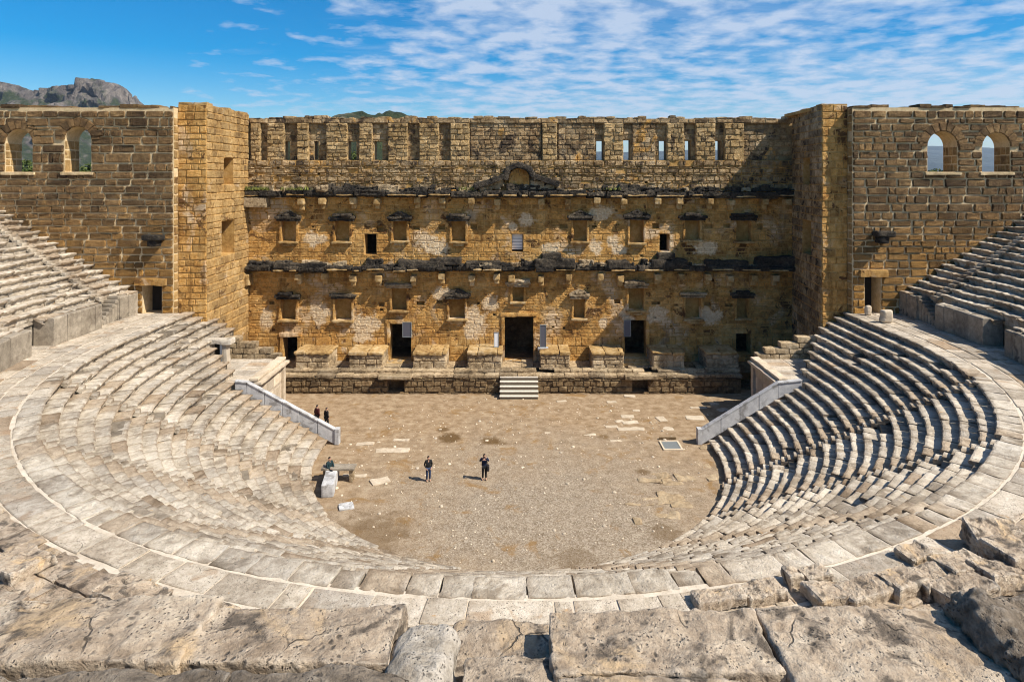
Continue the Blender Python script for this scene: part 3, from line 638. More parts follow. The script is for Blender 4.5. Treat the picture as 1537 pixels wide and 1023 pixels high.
def sidewall(sx, Y, xin, lab, arches, door, bracket):
    X0 = -52 if sx < 0 else xin; W = 52-abs(xin); H = 25.8; T = 1.8
    r = thing('side_wall', lab, 'wall', (xin, Y, 0))
    ops = []; arcs = []
    for (x0, x1, y0, y1) in arches:
        u0, u1 = fx(x0, Y)-X0, fx(x1, Y)-X0; v0, v1 = fz(y1, Y), fz(y0, Y); ops.append((u0, u1, v0, v1, None)); rr = (u1-u0)/2; arcs.append(((u0+u1)/2, v1-rr, rr, v0, v1))
    ops.append((fx(door[0], Y)-X0, fx(door[1], Y)-X0, 8.45, fz(door[2], Y), 1.5))
    mb = MB(); holed(mb, (X0, Y, 0), (1, 0, 0), W, H, ops, T, Nn=(0, -1, 0)); mb.build('wall_core', M['joint'], r)
    def skip(u, v): return any(v > cv-.25 and (u-cu)**2+(v-cv)**2 < (rr+.52)**2 for (cu, cv, rr, a, b) in arcs)
    mb = MB(); masonry(mb, (X0, Y, 6), (1, 0, 0), W, H-6-.25, (.58, .74), (.7, 2.0), .13, .05, [(a, b, c-6, d-6) for (a, b, c, d, e) in ops], skip=lambda u, v: skip(u, v+6), Nn=(0, -1, 0), jit=.06, void=0)
    mb.build('boss_masonry', M['boss'], r)
    mb = MB(); masonry(mb, (xin, Y, 6), (0, 1, 0), .95, H-6, (.6, .74), (.5, .95), .06, .03, Nn=(-sx, 0, 0), jit=.03); mb.build('end_quoins', M['tower'], r)
    mb = MB(); coping(mb, (X0, Y-.06), (X0+W, Y-.06), H-.02, 1.6, (.1, .38), (.6, 1.8)); mb.build('coping', M['boss'], r)
    for (cu, cv, rr, v0, v1) in arcs:
        mb = MB(); K = 14
        for s in (-1, 1):
            corner = (cu+s*rr, v1); pts = [(cu+s*rr*cos(k*pi/2/K), cv+rr*sin(k*pi/2/K)) for k in range(K+1)]
            for d in (.003, T-.003):
                mb.add([(X0+corner[0], Y+d, corner[1])]+[(X0+p[0], Y+d, p[1]) for p in pts], polys=[[0, i+1, i+2] for i in range(K)])
            for p, q in zip(pts[:-1], pts[1:]):
                mb.quad((X0+p[0], Y, p[1]), (X0+q[0], Y, q[1]), (X0+q[0], Y+T, q[1]), (X0+p[0], Y+T, p[1]))
        a = mb.build('arched_window', M['joint'], r)
        mb = MB(); n = 9
        for k in range(n):                               # radial arch stones
            a0, a1 = pi*k/n+.02, pi*(k+1)/n-.02; V = []
            for (rad, dep) in ((rr+.0, -.01), (rr+.06, .12), (rr+.7, .12), (rr+.8, -.01)):
                for t in (a0, a0*.5+a1*.5, a1): V.append((X0+cu+rad*cos(t)+random.uniform(-.02, .02), Y-dep+random.uniform(-.02, .02), cv+rad*sin(t)+random.uniform(-.02, .02)))
            mb.add(V, [[i*3+j, (i+1)*3+j, (i+1)*3+j+1, i*3+j+1] for i in range(3) for j in range(2)], [[0, 3, 6, 9], [2, 5, 8, 11]])
        mb.build('arch_ring', M['boss'], a)
        mb = MB()                                         # jamb stones inside the opening and the sill
        for s in (-1, 1):
            masonry(mb, (X0+cu+s*rr, Y+.02, v0), (0, 1, 0), T-.04, cv-v0, (.6, .9), (.5, .9), .03, .02, Nn=(-s, 0, 0), jit=.02)
        mb.build('jamb', M['tower'], a)
        mb = MB(); rough(mb, X0+cu, Y-.06, v0-.14, rr*2+.5, .35, .24, res=.2, rad=.03, amp=.04); mb.build('sill', M['joint'], a)
    bx, by = bracket
    mb = MB(); X, Yb, Z = at(bx, by, Y-.5); rough(mb, X, Y-.55, Z, 1.5, 1.1, .45, res=.12, rad=.1, amp=.1); rough(mb, X-.1*sx, Y-.5, Z-.45, .8, .9, .6, res=.12, rad=.1, amp=.08)
    mb.build('corbel_stone', M['cornice'], r)
    mb = MB(); X0d, X1d, zt = fx(door[0], Y), fx(door[1], Y), fz(door[2], Y)
    rough(mb, (X0d+X1d)/2, Y-.12, zt+.3, X1d-X0d+1.0, .45, .6, res=.2, rad=.04, amp=.05); mb.build('door_lintel', M['facade'], r)
    mb = MB(); mb.quad((X0d, Y+1.45, 8.4), (X1d, Y+1.45, 8.4), (X1d, Y+1.45, zt), (X0d, Y+1.45, zt)); mb.build('door_back', M['dark'], r)
    return r
sidewall(-1, 53.9, -29.05, 'bossed brown stone wall on the left end, two round arched windows and a low door', [(97, 137, 190, 258), (8, 49, 194, 258)], (214, 243, 428), (230, 356))
sidewall(1, 53.8, 28.1, 'bossed dark stone wall on the right end, two arched windows showing blue hills', [(1392, 1437, 197, 258), (1474, 1516, 199, 258)], (1298, 1322, 415), (1326, 351))

# ================================================================== THE SEATING
C = 46.0
def pth(R, s):
    """point and outward direction at arc length s (0 = nearest the camera, + = right) on the horseshoe of radius R"""
    q = pi*R/2; sg = 1 if s >= 0 else -1; a = abs(s)
    if a <= q:
        t = a/R; return np.array([sg*R*sin(t), C-R*cos(t)]), np.array([sg*sin(t), -cos(t)])
    return np.array([sg*R, C+(a-q)]), np.array([sg, 0.0])
def strip(mb, Rm, r0, prof, s0, s1, nseg, amp, seed, dr=0, dz=0, twist=0):
    """one stone: profile (dr,z) swept from s0 to s1 measured on radius Rm; closed ends"""
    prof = np.array(prof); K = len(prof); S = np.linspace(s0, s1, nseg+1); V = np.zeros((nseg+1, K, 3))
    q = pi*Rm/2
    for i, s in enumerate(S):
        sg = 1 if s >= 0 else -1; a = abs(s); tw = twist*(i/nseg-.5)
        R = r0+prof[:, 0]+dr+tw
        if a <= q:
            t = a/Rm; V[i, :, 0] = sg*R*sin(t); V[i, :, 1] = C-R*cos(t)
        else:
            V[i, :, 0] = sg*R; V[i, :, 1] = C+(a-q)
        V[i, :, 2] = prof[:, 1]+dz
    W = V.reshape(-1, 3); W = W+np.stack([fbm(W*2.2+k*19+seed*1.3, 3, k) for k in range(3)], 1)*amp*np.array([1, 1, .8])
    if amp > .04: W = W+np.stack([fbm(W*6.5+k*23+seed*2.1, 2, k+5) for k in range(3)], 1)*amp*.55
    Q = [[i*K+j, (i+1)*K+j, (i+1)*K+j+1, i*K+j+1] for i in range(nseg) for j in range(K-1)]
    mb.add(W, Q, [list(range(K)), list(range(nseg*K, nseg*K+K))])
NR, RA, DR, DH = 20, 14.2, .705, .425
HD = NR*DH
def yend(i, side):
    if i <= 10: return 47.7
    if side < 0: return 49.6+(i-11)*.5 if i < 15 else (56.0 if RA+i*DR < 26.2 else 54.4)
    return min(49.8+(i-11)*.95, 56.0) if RA+i*DR < 25.4 else 54.4
STA = [10, 30, 50, 70]
low = thing('lower_seating_tier', 'horseshoe of twenty pale stone seat rows descending to the orchestra floor', 'seating', (0, C-RA-7, 0))
wedges = {}
for k in range(-4, 5):
    p_, n_ = pth(20, radians(20*k)*20); e_ = empty('seat_wedge', (p_[0], p_[1], 0)); e_.parent = low; e_.matrix_parent_inverse = low.matrix_basis.inverted(); wedges[k] = e_
core = MB()
def gaps_for(Rm, angs, w):
    return [(sg*radians(a)*Rm-w/2, sg*radians(a)*Rm+w/2) for a in angs for sg in (-1, 1)]
def runs(s0, s1, gaps):
    out = []; x = s0
    for (a, b) in sorted(gaps):
        if b <= x or a >= s1: continue
        if a-x > .2: out.append((x, a))
        x = max(x, b)
    if s1-x > .2: out.append((x, s1))
    return out
for i in range(NR):
    R = RA+i*DR; q = pi*R/2; sL = -(q+max(0, yend(i, -1)-C)); sR = q+max(0, yend(i, 1)-C); z0, z1 = i*DH, (i+1)*DH
    for (a, b) in runs(sL, sR, gaps_for(R, STA, .8)):
        mb = MB(); wk_ = int(round(degrees((a+b)/2/R)/20)); wk_ = max(-4, min(4, wk_))
        s = a
        while s < b-.05:
            l = random.uniform(.8, 1.75)
            if b-(s+l) < .5: l = b-s
            sm = (s+l/2)/R; wg = 1.0 if abs(sm) > .95 else 1.15; e0 = s+random.uniform(.006, .03)*wg; e1 = s+l-random.uniform(.006, .035)*wg
            wild = 1.0
            h = z1-z0; wx = random.uniform(0, .05)
            if random.random() > .010*wild or i == NR-1:
                uc = random.uniform(.10, .2); prof = [(.12+uc*.4, z0-.12), (.06+uc*.6, z0+h*.3), (.03+uc*.5, z1-.20), (-.05+wx, z1-.14), (-.08+wx, z1-.06), (-.03+wx, z1-.008), (.10, z1+.006), (.36, z1-.012)]+([(.62, z1-.006), (.87, z1-.01), (.92, z1-.02), (.93, z1-.10)] if i == NR-1 else [(.64, z1-.01), (.84, z1-.02), (.92, z1-.10)])
                strip(mb, R, R, prof, e0, e1, max(3, int(l/.2)), .05*wild, random.randint(0, 999), dr=random.gauss(0, .016)*wild, dz=(random.gauss(0, .011)*wild-(.14 if random.random() < .03*wild else 0))*(i < NR-1), twist=random.gauss(0, .016)*wild)
            s += l
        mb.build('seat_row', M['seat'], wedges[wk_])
    # rubble core under the row and its end walls
    pr = [(.2, z0-.35), (.2, z1-.16), (DR+.25, z1-.16)]
    for (a, b) in ((sL+.1, 0), (0, sR-.1)): strip(core, R, R, pr, a, b, 30, .02, i)
    for sg, se in ((-1, sL), (1, sR)):
        p, n = pth(R, se+(.12 if sg < 0 else -.12)); x0, x1 = p[0]+sg*.1, p[0]+sg*(DR+.1)
        core.quad((x0, p[1], 0), (x1, p[1], 0), (x1, p[1], z1-.1), (x0, p[1], z1-.1))
core.build('rubble_core', M['core'], low)
for a in STA:
    for sg in (-1, 1):
        mb = MB()
        for i in range(NR):
            R = RA+i*DR; s = sg*radians(a)*R; z0, z1 = i*DH, (i+1)*DH
            for (ra, zz) in ((-.22, z0+DH*.5), (.12, z1)):
                w = .36*random.uniform(.9, 1.08)
                strip(mb, R, R, [(ra, z0-.1), (ra-.02, zz-.06), (ra+.02, zz), (ra+.3, zz), (ra+(.8 if i == NR-1 and zz == z1 else .42), zz-.02), (ra+(.81 if i == NR-1 and zz == z1 else .43), zz-.1)], s-w, s+w, 3, .04, random.randint(0, 999), dz=random.gauss(0, .02))
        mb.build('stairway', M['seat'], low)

# walkway between the tiers
wk = MB(); q = pi*30/2
strip(wk, 30, 26.4, [(1.95, HD-.2), (1.97, HD-.03), (3.5, HD-.035), (3.6, HD-.35), (9.8, HD-.5)], -radians(70)*30, radians(70)*30, 90, .012, 3)
for sg, ye in ((-1, 54.0), (1, 53.9)):
    a, b = sorted((sg*radians(69)*30, sg*(q+ye-C))); strip(wk, 30, 26.4, [(1.95, HD-.2), (1.97, HD-.034), (3.6, HD-.039), (6.2, HD-.044)], a, b, 40, .01, 4)
bed = wk.build('walkway', M['mortar']); tag(bed, kind='structure')
def ring(r0, r1, smin, smax, lens, amp, dz, mb, gap=.03):
    Rm = (r0+r1)/2; s = smin*Rm if smin > -9 else -(pi*Rm/2+54.0-C); e = smax*Rm if smax < 9 else pi*Rm/2+53.9-C
    while s < e-.1:
        l = random.uniform(*lens)
        if e-(s+l) < lens[0]*.5: l = e-s
        if True:
            g = gap*random.uniform(.3, 1.3); w = r1-r0; h = HD+random.gauss(0, dz); ii = random.choice((0, 0, .01, .03, .08)); oo = random.choice((0, 0, .01, .03, .09))
            nk = max(3, int(w/.3)); prof = [(ii, HD-.2), (ii+.01, h-.02), (ii+.04, h)]+[(ii+.04+(w-ii-oo-.08)*k/nk, h) for k in range(1, nk)]+[(w-oo-.04, h), (w-oo-.01, h-.02), (w-oo, HD-.2)]
            strip(mb, Rm, r0, prof, s+g, s+l-g, max(3, int(l/.3)), amp, random.randint(0, 999))
        s += l
mb = MB()
ring(28.60, 29.72, -10, 10, (.5, 2.4), .03, .010, mb, .028)
for (ra, rb, a_) in ((29.75, 30.7, 52), (30.69, 31.64, 66), (31.64, 33.2, 66)):
    ring(ra, rb, -10, radians(-a_), (.5, 2.4), .04, .014, mb, .026); ring(ra, rb, radians(a_), 10, (.5, 2.4), .04, .014, mb, .026)
pv = mb.build('walkway_slabs', M['paving']); tag(pv, kind='structure')
mb = MB()
ring(29.76, 30.75, radians(-52), radians(52), (.7, 2.2), .08, .03, mb, .025); ring(30.75, 31.6, radians(-66), radians(66), (.8, 2.6), .10, .04, mb, .02); ring(31.5, 33.6, radians(-67), radians(67), (1.2, 3.2), .14, .07, mb, .02); ring(33.65, 36.0, radians(-67), radians(67), (1.2, 3.2), .09, .07, mb)
ro = mb.build('walkway_rough_slabs', M['fore']); tag(ro, kind='structure')

# upper tier, the two wings that are in view
UR, UZ, UD, UH, UN = 32.0, 10.4, .74, .455, 22
def upper(sg, lab):
    r = thing('upper_seating_tier', lab, 'seating', (sg*UR, C, HD))
    uw = []
    for dg in (72, 88, 104):
        p_, n_ = pth(38, sg*radians(dg)*38); e_ = empty('seat_wedge', (p_[0], p_[1], UZ)); e_.parent = r; e_.matrix_parent_inverse = wmat(r).inverted(); uw.append(e_)
    core = MB(); ye = 53.95 if sg < 0 else 53.85
    th0 = radians(64)
    for i in range(UN):
        R = UR+i*UD; q = pi*R/2; a, b = th0*R, q+ye-C; z0, z1 = UZ+(i-1)*UH, UZ+i*UH
        if i == 0: z0 = UZ-.32
        gp = [(radians(x)*R-.4, radians(x)*R+.4) for x in (79, 97)]
        if i == 0: gp = [(pi*UR/2+2.6, pi*UR/2+6.4), (pi*UR/2-5.2, pi*UR/2-2.8)]
        for (a0, b0) in runs(a, b, gp):
            mb = MB(); dm = degrees((a0+b0)/2/R); s = a0
            while s < b0-.05:
                l = random.uniform(.8, 2.0)
                if b0-(s+l) < .5: l = b0-s
                if random.random() > .015:
                    h = z1-z0; w = random.uniform(0, .05); e0, e1 = s+.012, s+l-.012
                    e0, e1 = (e0, e1) if sg > 0 else (-e1, -e0)
                    strip(mb, R, R, [(.20, z0-.1), (.17, z0+h*.4), (.12, z1-.20), (-.03+w, z1-.14), (-.06+w, z1-.05), (-.01+w, z1-.01), (.10, z1), (.4, z1-.01), (.66, z1-.015), (.84, z1-.03)], e0, e1,
                          max(3, int(l/.2)), .085, random.randint(0, 999), dr=random.gauss(0, .05), dz=random.gauss(0, .03), twist=random.gauss(0, .05))
                s += l
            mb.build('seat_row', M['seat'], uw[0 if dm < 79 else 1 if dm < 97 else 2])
        e0, e1 = (a, b) if sg > 0 else (-b, -a)
        if i == 0: strip(core, R, R, [(1.15, HD-.1), (1.15, z1+.1), (1.4, z1+.1)], e0, e1, 24, .02, i)
        else: strip(core, R, R, [(.22, z0-.4), (.22, z1-.16), (UD+.25, z1-.16)], e0, e1, 24, .02, i)
        if i > 0:
            for x in (79, 97):                    # stairs between the wedges
                mbs = MB(); s = sg*(radians(x)*R)
                for (ra, zz) in ((-.24, z0+UH*.5), (.13, z1)):
                    strip(core, R, R, [(ra, z0-.1), (ra-.02, zz-.06), (ra+.02, zz), (ra+.3, zz), (ra+.45, zz-.05)], s-.37, s+.37, 3, .04, random.randint(0, 999), dz=random.gauss(0, .02))
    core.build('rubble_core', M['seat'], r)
    # wall of tall slabs at the foot of the tier, with openings
    mb = MB(); q = pi*UR/2
    def orth(a, b, R, top, th=.9, lens=(.9, 1.6), z0=HD-.02):
        s = a
        while s < b-.05:
            l = random.uniform(*lens)
            if b-(s+l) < .5: l = b-s
            e0, e1 = (s+.012, s+l-.012) if sg > 0 else (-s-l+.012, -s-.012)
            t = top+random.gauss(0, .03)
            strip(mb, UR, R, [(0.02, z0), (.0, z0+.5), (0.01, (z0+t)/2), (0, t-.08), (.05, t), (th*.5, t+.01), (th, t-.02), (th+.02, z0)], e0, e1, max(2, int(l/.4)), .03, random.randint(0, 999), dr=random.gauss(0, .012))
            s += l
    orth(q+5.4, q+ye-C, UR, UZ-.1); orth(q+1.0, q+5.5, UR+1.0, UZ-.1, .5); orth(q-2.6, q+2.6, UR-.35, UZ-.05, 1.3); orth(q-6, q-2, UR+1.1, UZ-.2, .5)
    orth(th0*UR, q-5.1, UR-.45, UZ-.15, 1.0)
    strip(mb, UR, UR-.25, [(0, HD-.05), (0.02, HD+.2), (.15, HD+.24), (.3, HD+.22)], *(sorted((sg*(q-5.1), sg*th0*UR))), 30, .05, 8)
    mb.build('podium_wall', M['podium'], r)
    mb = MB()                                     # stair rising in the wall beside the door
    n = 8
    for k in range(n):
        z = HD+(UZ-HD)*(k+1)/n; y0 = C+2.7+k*.36
        mb.add([], None) if False else rough(mb, sg*(UR+.55), y0+.18, z-.14, 1.0, .42, .28, res=.15, rad=.03, amp=.03)
        mb.box(sg*(UR+.1) if sg > 0 else sg*(UR+1.0), sg*(UR+1.0) if sg > 0 else sg*(UR+.1), y0+.06, y0+.36, HD-.1, z-.15)
    mb.build('stairway', M['podium'], r)
    return r
upper(-1, 'sunlit left wing of the upper seat rows rising beside the left wall')
upper(1, 'shaded right wing of the upper seat rows rising beside the right wall')

# parodos platforms at the ends of the lower rows
for sg, lab in ((-1, 'stone side passage block with sloping cornice at the left end of the seats'), (1, 'shaded side passage block with cornice at the right end of the seats')):
    r = thing('passage_block', lab, 'passage', (sg*20, 51, 0))
    x0, x1 = sorted((sg*19.8, sg*26.4))
    mb = MB(); mb.box(x0, x1, 48.2, 54.0, 0, 4.5); r_ = mb.build('platform', M['paving'], r)
    mb = MB(); masonry(mb, (sg*19.8, 48.2, 0), (0, 1, 0), 5.8, 4.3, (.9, 1.3), (.9, 1.8), .03, .02, Nn=(-sg, 0, 0), jit=.02); mb.build('side_face', M['slab'], r)
    mb = MB()
    for (xx, zz, w, h) in ((19.62, 4.42, .6, .26), (19.95, 4.70, .7, .24)): rough(mb, sg*xx, 51.1, zz, w, 5.9, h, res=.2, rad=.05, amp=.06)
    mb.build('cornice', M['slab'], r)
    mb = MB(); rough(mb, sg*19.72, 53.6, 2.1, .3, .5, 4.2, res=.25, rad=.03, amp=.03); mb.build('pilaster', M['slab'], r)
    mb = MB(); s = 48.5
    while s < 53.8:
        for k in range(3):
            rough(mb, sg*(21.4+k*1.9), s+.6, 4.52, 1.85, 1.15, .12, res=.2, rad=.03, amp=.04)
        s += 1.2
    mb.build('roof_slabs', M['paving'], r)
    # low courses standing on the platform
    w = thing('low_ruined_wall', 'stepped low ruined wall standing on the %s side passage' % ('sunlit left' if sg < 0 else 'shaded right'), 'wall', (sg*23, 54.3, 4.5))
    mb = MB()
    for k, (a, b) in enumerate(((20.2, 26.2), (20.9, 26.2), (22.2, 26.2), (23.6, 26.0))):
        x = a
        while x < b-.1:
            l = min(random.uniform(.7, 1.6), b-x); rough(mb, sg*(x+l/2), 54.5, 4.75+k*.48, l*.97, .8, .45, res=.18, rad=.06, amp=.06); x += l
    mb.box(*sorted((sg*20.5, sg*26.2)), 54.2, 54.8, 0, 4.6)
    mb.build('courses', M['plinth'], w)
# small doorway at the end of the left rows
dwy = thing('stone_doorway', 'small stone doorway with pale board beside the upper left seat rows', 'doorway', (-24.6, 52.5, 4.5))
mb = MB()
for X, Yd in ((-25.0, 52.0), (-23.75, 52.0)): rough(mb, X, Yd, 5.5, .4, .7, 2.0, res=.18, rad=.05, amp=.05)
mb.build('jambs', M['slab'], dwy)
mb = MB(); rough(mb, -24.4, 52.0, 6.65, 2.4, .9, .4, res=.18, rad=.05, amp=.07); mb.build('lintel', M['seat'], dwy)
mb = MB(); mb.box(-24.2, -23.95, 51.85, 51.95, 4.6, 6.4); mb.build('board', M['white'], dwy)
mb = MB(); mb.box(-24.8, -23.9, 52.2, 52.3, 4.6, 6.4); mb.build('opening_back', M['dark'], dwy)

# marble parapets
def parapet(sg, pts0, lab):
    pts = []
    for (a, b) in zip(pts0[:-1], pts0[1:]):
        n = max(1, int(round((b[0]-a[0])/1.35)))
        pts += [tuple(a[k]+(b[k]-a[k])*i/n for k in range(3)) for i in range(n)]
    pts.append(pts0[-1])
    r = thing('marble_parapet', lab, 'parapet', (sg*13.6, 47.9, 0))
    y0, y1 = 47.78, 48.08
    for (p, q) in zip(pts[:-1], pts[1:]):
        g = .012; mb = MB(); o_ = random.uniform(-.012, .012)
        V = [(sg*x, y+o_, z) for y in (y0, y1) for (x, z) in ((p[0]+g, p[2]), (q[0]-g, q[2]), (q[0]-g, q[1]), (p[0]+g, p[1]))]
        mb.add(V, [[0, 1, 2, 3], [4, 7, 6, 5], [0, 4, 5, 1], [1, 5, 6, 2], [2, 6, 7, 3], [3, 7, 4, 0]]); mb.build('slab', M['marble'], r, bevel=.03)
        mb = MB(); d = .05
        V = [(sg*x, y, z+h) for y in (y0-d, y1+d) for (x, z, h) in ((p[0]+g, p[1], .004), (q[0]-g, q[1], .004), (q[0]-g, q[1], .13), (p[0]+g, p[1], .13))]
        mb.add(V, [[0, 1, 2, 3], [4, 7, 6, 5], [0, 4, 5, 1], [1, 5, 6, 2], [2, 6, 7, 3], [3, 7, 4, 0]]); mb.build('coping', M['marble'], r, bevel=.025)
    mb = MB(); mb.box(sg*13.55-.16, sg*13.55+.16, y0-.1, y1+.1, 0, pts[0][1]+.16); mb.build('end_post', M['marble'], r, bevel=.02)
parapet(-1, [(13.7, 1.02, 0), (20.3, 4.55, 3.5), (21.2, 4.65, 4.1)], 'white marble parapet sloping down to the orchestra on the left, sunlit top')
parapet(1, [(13.7, 1.02, 0), (19.4, 4.5, 3.4), (21.2, 4.7, 4.2)], 'grey shaded marble parapet sloping down to the orchestra on the right')

# ================================================================== GROUND
mb = MB(); n = 60; xs = np.linspace(-28, 28, n); ys = np.linspace(31, 60, n); XX, YY = np.meshgrid(xs, ys, indexing='ij')
ZZ = fbm(np.stack([XX*.35, YY*.35, XX*0], -1), 3, 5)*.02
mb.add(np.stack([XX, YY, ZZ], -1).reshape(-1, 3), [[i*n+j, (i+1)*n+j, (i+1)*n+j+1, i*n+j+1] for i in range(n-1) for j in range(n-1)])
tag(mb.build('orchestra_floor', M['floor'], smooth=True), kind='structure')
mb = MB(); mb.quad((-20000, -2000, -.6), (20000, -2000, -.6), (20000, 30000, -.6), (-20000, 30000, -.6))
M['plain'] = land_mat('open_plain', [(.3, (.16, .15, .07)), (.7, (.34, .30, .18))], [(.3, (.04, .06, .02)), (.7, (.12, .13, .05))], .004, (.45, .55, 0))
tag(mb.build('ground', M['plain']), kind='structure')
# mountain on the left, hills behind
def heights(prof, x): return np.interp(x, [p[0] for p in prof], [p[1] for p in prof])
def ridge(name, Y, depth, prof, m, amp, fs, nx=220, ny=70, seed=1, power=1.3):
    x0, x1 = prof[0][0], prof[-1][0]; xp = np.linspace(x0, x1, nx); t = np.linspace(-1, 1, ny)
    hp = np.array([(VY-heights(prof, x))/F*Y+EYE for x in xp]); XX = ((xp-VX)/F*Y)[:, None]+t[None, :]*0
    YY = Y+t[None, :]*depth+XX*0; fall = np.clip(1-np.abs(t)**power, 0, 1)[None, :]*np.ones((nx, 1))
    P = np.stack([XX, YY, XX*0], -1)/fs; nz = fbm(P, 6, seed, .55); rg = 1-np.abs(fbm(P*1.7+9, 5, seed+7))*2
    ZZ = hp[:, None]*fall+(nz*.6+rg*.5-.3)*amp*np.clip(fall*1.2, 0, 1)*np.where(np.abs(t) < .04, .25, 1)[None, :]
    YY = YY+fbm(P*2+4, 4, seed+3)*amp*1.2
    mb = MB(); mb.add(np.stack([XX, YY, ZZ-2], -1).reshape(-1, 3), [[i*ny+j, (i+1)*ny+j, (i+1)*ny+j+1, i*ny+j+1] for i in range(nx-1) for j in range(ny-1)])
    return tag(mb.build(name, m), kind='structure')
M['rock'] = land_mat('crag_rock', [(.30, (.035, .03, .028)), (.46, (.115, .10, .09)), (.60, (.23, .195, .165)), (.8, (.40, .37, .33))], [(.3, (.012, .022, .008)), (.6, (.045, .06, .02)), (.8, (.10, .10, .05))], .016, (.34, .44, .0007))
M['hill'] = land_mat('wooded_hill', [(.3, (.10, .10, .06)), (.7, (.26, .23, .15))], [(.3, (.018, .03, .012)), (.7, (.07, .09, .03))], .01, (.38, .46, 0))
M['far'] = land_mat('far_hill', [(.3, (.05, .07, .07)), (.7, (.12, .14, .12))], [(.3, (.02, .035, .03)), (.7, (.05, .07, .05))], .0006, (.38, .5, 0))
ridge('mountain', 1500, 520, [(-260, 150), (-120, 118), (-40, 108), (0, 112), (20, 116), (40, 124), (60, 126), (78, 124), (95, 121), (112, 115), (125, 109), (140, 107), (155, 110), (170, 114), (185, 124), (196, 138), (205, 153), (220, 175), (250, 215), (300, 262)], M['rock'], 44, 55, 420, 130, 1, .62)
ridge('hill', 420, 200, [(380, 262), (430, 200), (490, 182), (522, 173), (545, 169), (560, 168), (590, 168), (612, 172), (636, 183), (700, 215), (800, 262)], M['hill'], 9, 40, 160, 60, 4)
ridge('far_hills', 7000, 2600, [(300, 240), (700, 232), (1000, 226), (1200, 222), (1400, 219), (1500, 221), (1560, 224), (1700, 218), (2000, 236)], M['far'], 60, 900, 200, 50, 8)

# trees outside the walls (seen through the arches and slits)
def tree(x, y, h, w, label, seed):
    random.seed(seed); r0 = np.random.default_rng(seed)
    t = thing('tree', label, 'tree', (x, y, -.6), 'trees outside the theatre')
    mb = MB(); K = 8
    def limb(a, b, ra, rb):
        a = np.array(a, float); b = np.array(b, float); d = b-a; d /= np.linalg.norm(d); u = np.cross(d, (0.3, .9, .1)); u /= np.linalg.norm(u); v = np.cross(d, u)
        V = [p+rr*(cos(2*pi*k/K)*u+sin(2*pi*k/K)*v) for p, rr in ((a, ra), (b, rb)) for k in range(K)]
        mb.add(V, [[k, (k+1) % K, K+(k+1) % K, K+k] for k in range(K)])
    limb((x, y, -.6), (x, y, h*.6), .45, .28); cl = []
    for k in range(9):
        a = k*2.4; L_ = w*random.uniform(.4, .9); p = (x+L_*cos(a), y+L_*sin(a), h*random.uniform(.6, .95)); limb((x, y, h*random.uniform(.4, .6)), p, .16, .05); cl.append(p)
    mb.build('trunk', M['core'], t)
    cl += [(x, y, h*.93), (x+.5, y, h*.8)]
    mb = MB(); V = []; n = 3600
    for _ in range(n):
        c = cl[r0.integers(len(cl))]; d = r0.normal(size=3); d /= np.linalg.norm(d); p = np.array(c)+d*w*.42*r0.uniform(.5, 1)*np.array([1, 1, .75])
        u = r0.normal(size=3); u /= np.linalg.norm(u); v = np.cross(u, r0.normal(size=3)); v /= np.linalg.norm(v); s = r0.uniform(.12, .3)
        V += [p-u*s, p-v*s*.5, p+u*s, p+v*s*.5]
    mb.add(V, np.arange(n*4).reshape(-1, 4)); mb.build('crown', M['leaf'], t)
m, t_, b_ = nt('tree_leaf'); g_ = N(t_, 'ShaderNodeNewGeometry'); L(t_, ramp(t_, g_.outputs['Random Per Island'], [(0, (.03, .05, .012)), (.5, (.07, .10, .02)), (1, (.15, .17, .04))]), b_.inputs['Base Color']); M['leaf'] = m
tree(62, 95, 21.6, 3.4, 'broad green tree beyond the inner right arched window', 1)
tree(73, 97, 21.2, 3.2, 'green tree beyond the outer right arched window', 2)
tree(-60, 90, 22.5, 3.4, 'dark green tree beyond the inner left arched window', 3)
tree(-71, 92, 23.0, 3.4, 'dark green tree beyond the outer left arched window', 4)
tree(-24, 86, 24.6, 3.0, 'dense green tree behind the left slit windows of the stage wall', 5)
tree(17, 84, 22.4, 2.6, 'light green tree behind the right slit windows of the stage wall', 6)
random.seed(21)
# grass growing on the upper cornice
mb = MB()
for (x0, x1, n) in ((356, 408, 500), (425, 470, 260), (690, 712, 90), (905, 930, 60)):
    for _ in range(n):
        x = fx(random.uniform(x0, x1)); y = YW-random.uniform(.1, 1.1); z = zu+.3+random.uniform(0, .12); h = random.uniform(.12, .4); a = random.uniform(0, pi); dx, dy = .05*cos(a), .05*sin(a); lx, ly = random.uniform(-.15, .15), random.uniform(-.15, .15)
        mb.add([(x-dx, y-dy, z), (x+dx, y+dy, z), (x+lx, y+ly, z+h)], polys=[[0, 1, 2]])
tag(mb.build('grass', M['grass']), 'yellow green grass tufts growing on the upper cornice', 'grass', kind='stuff')

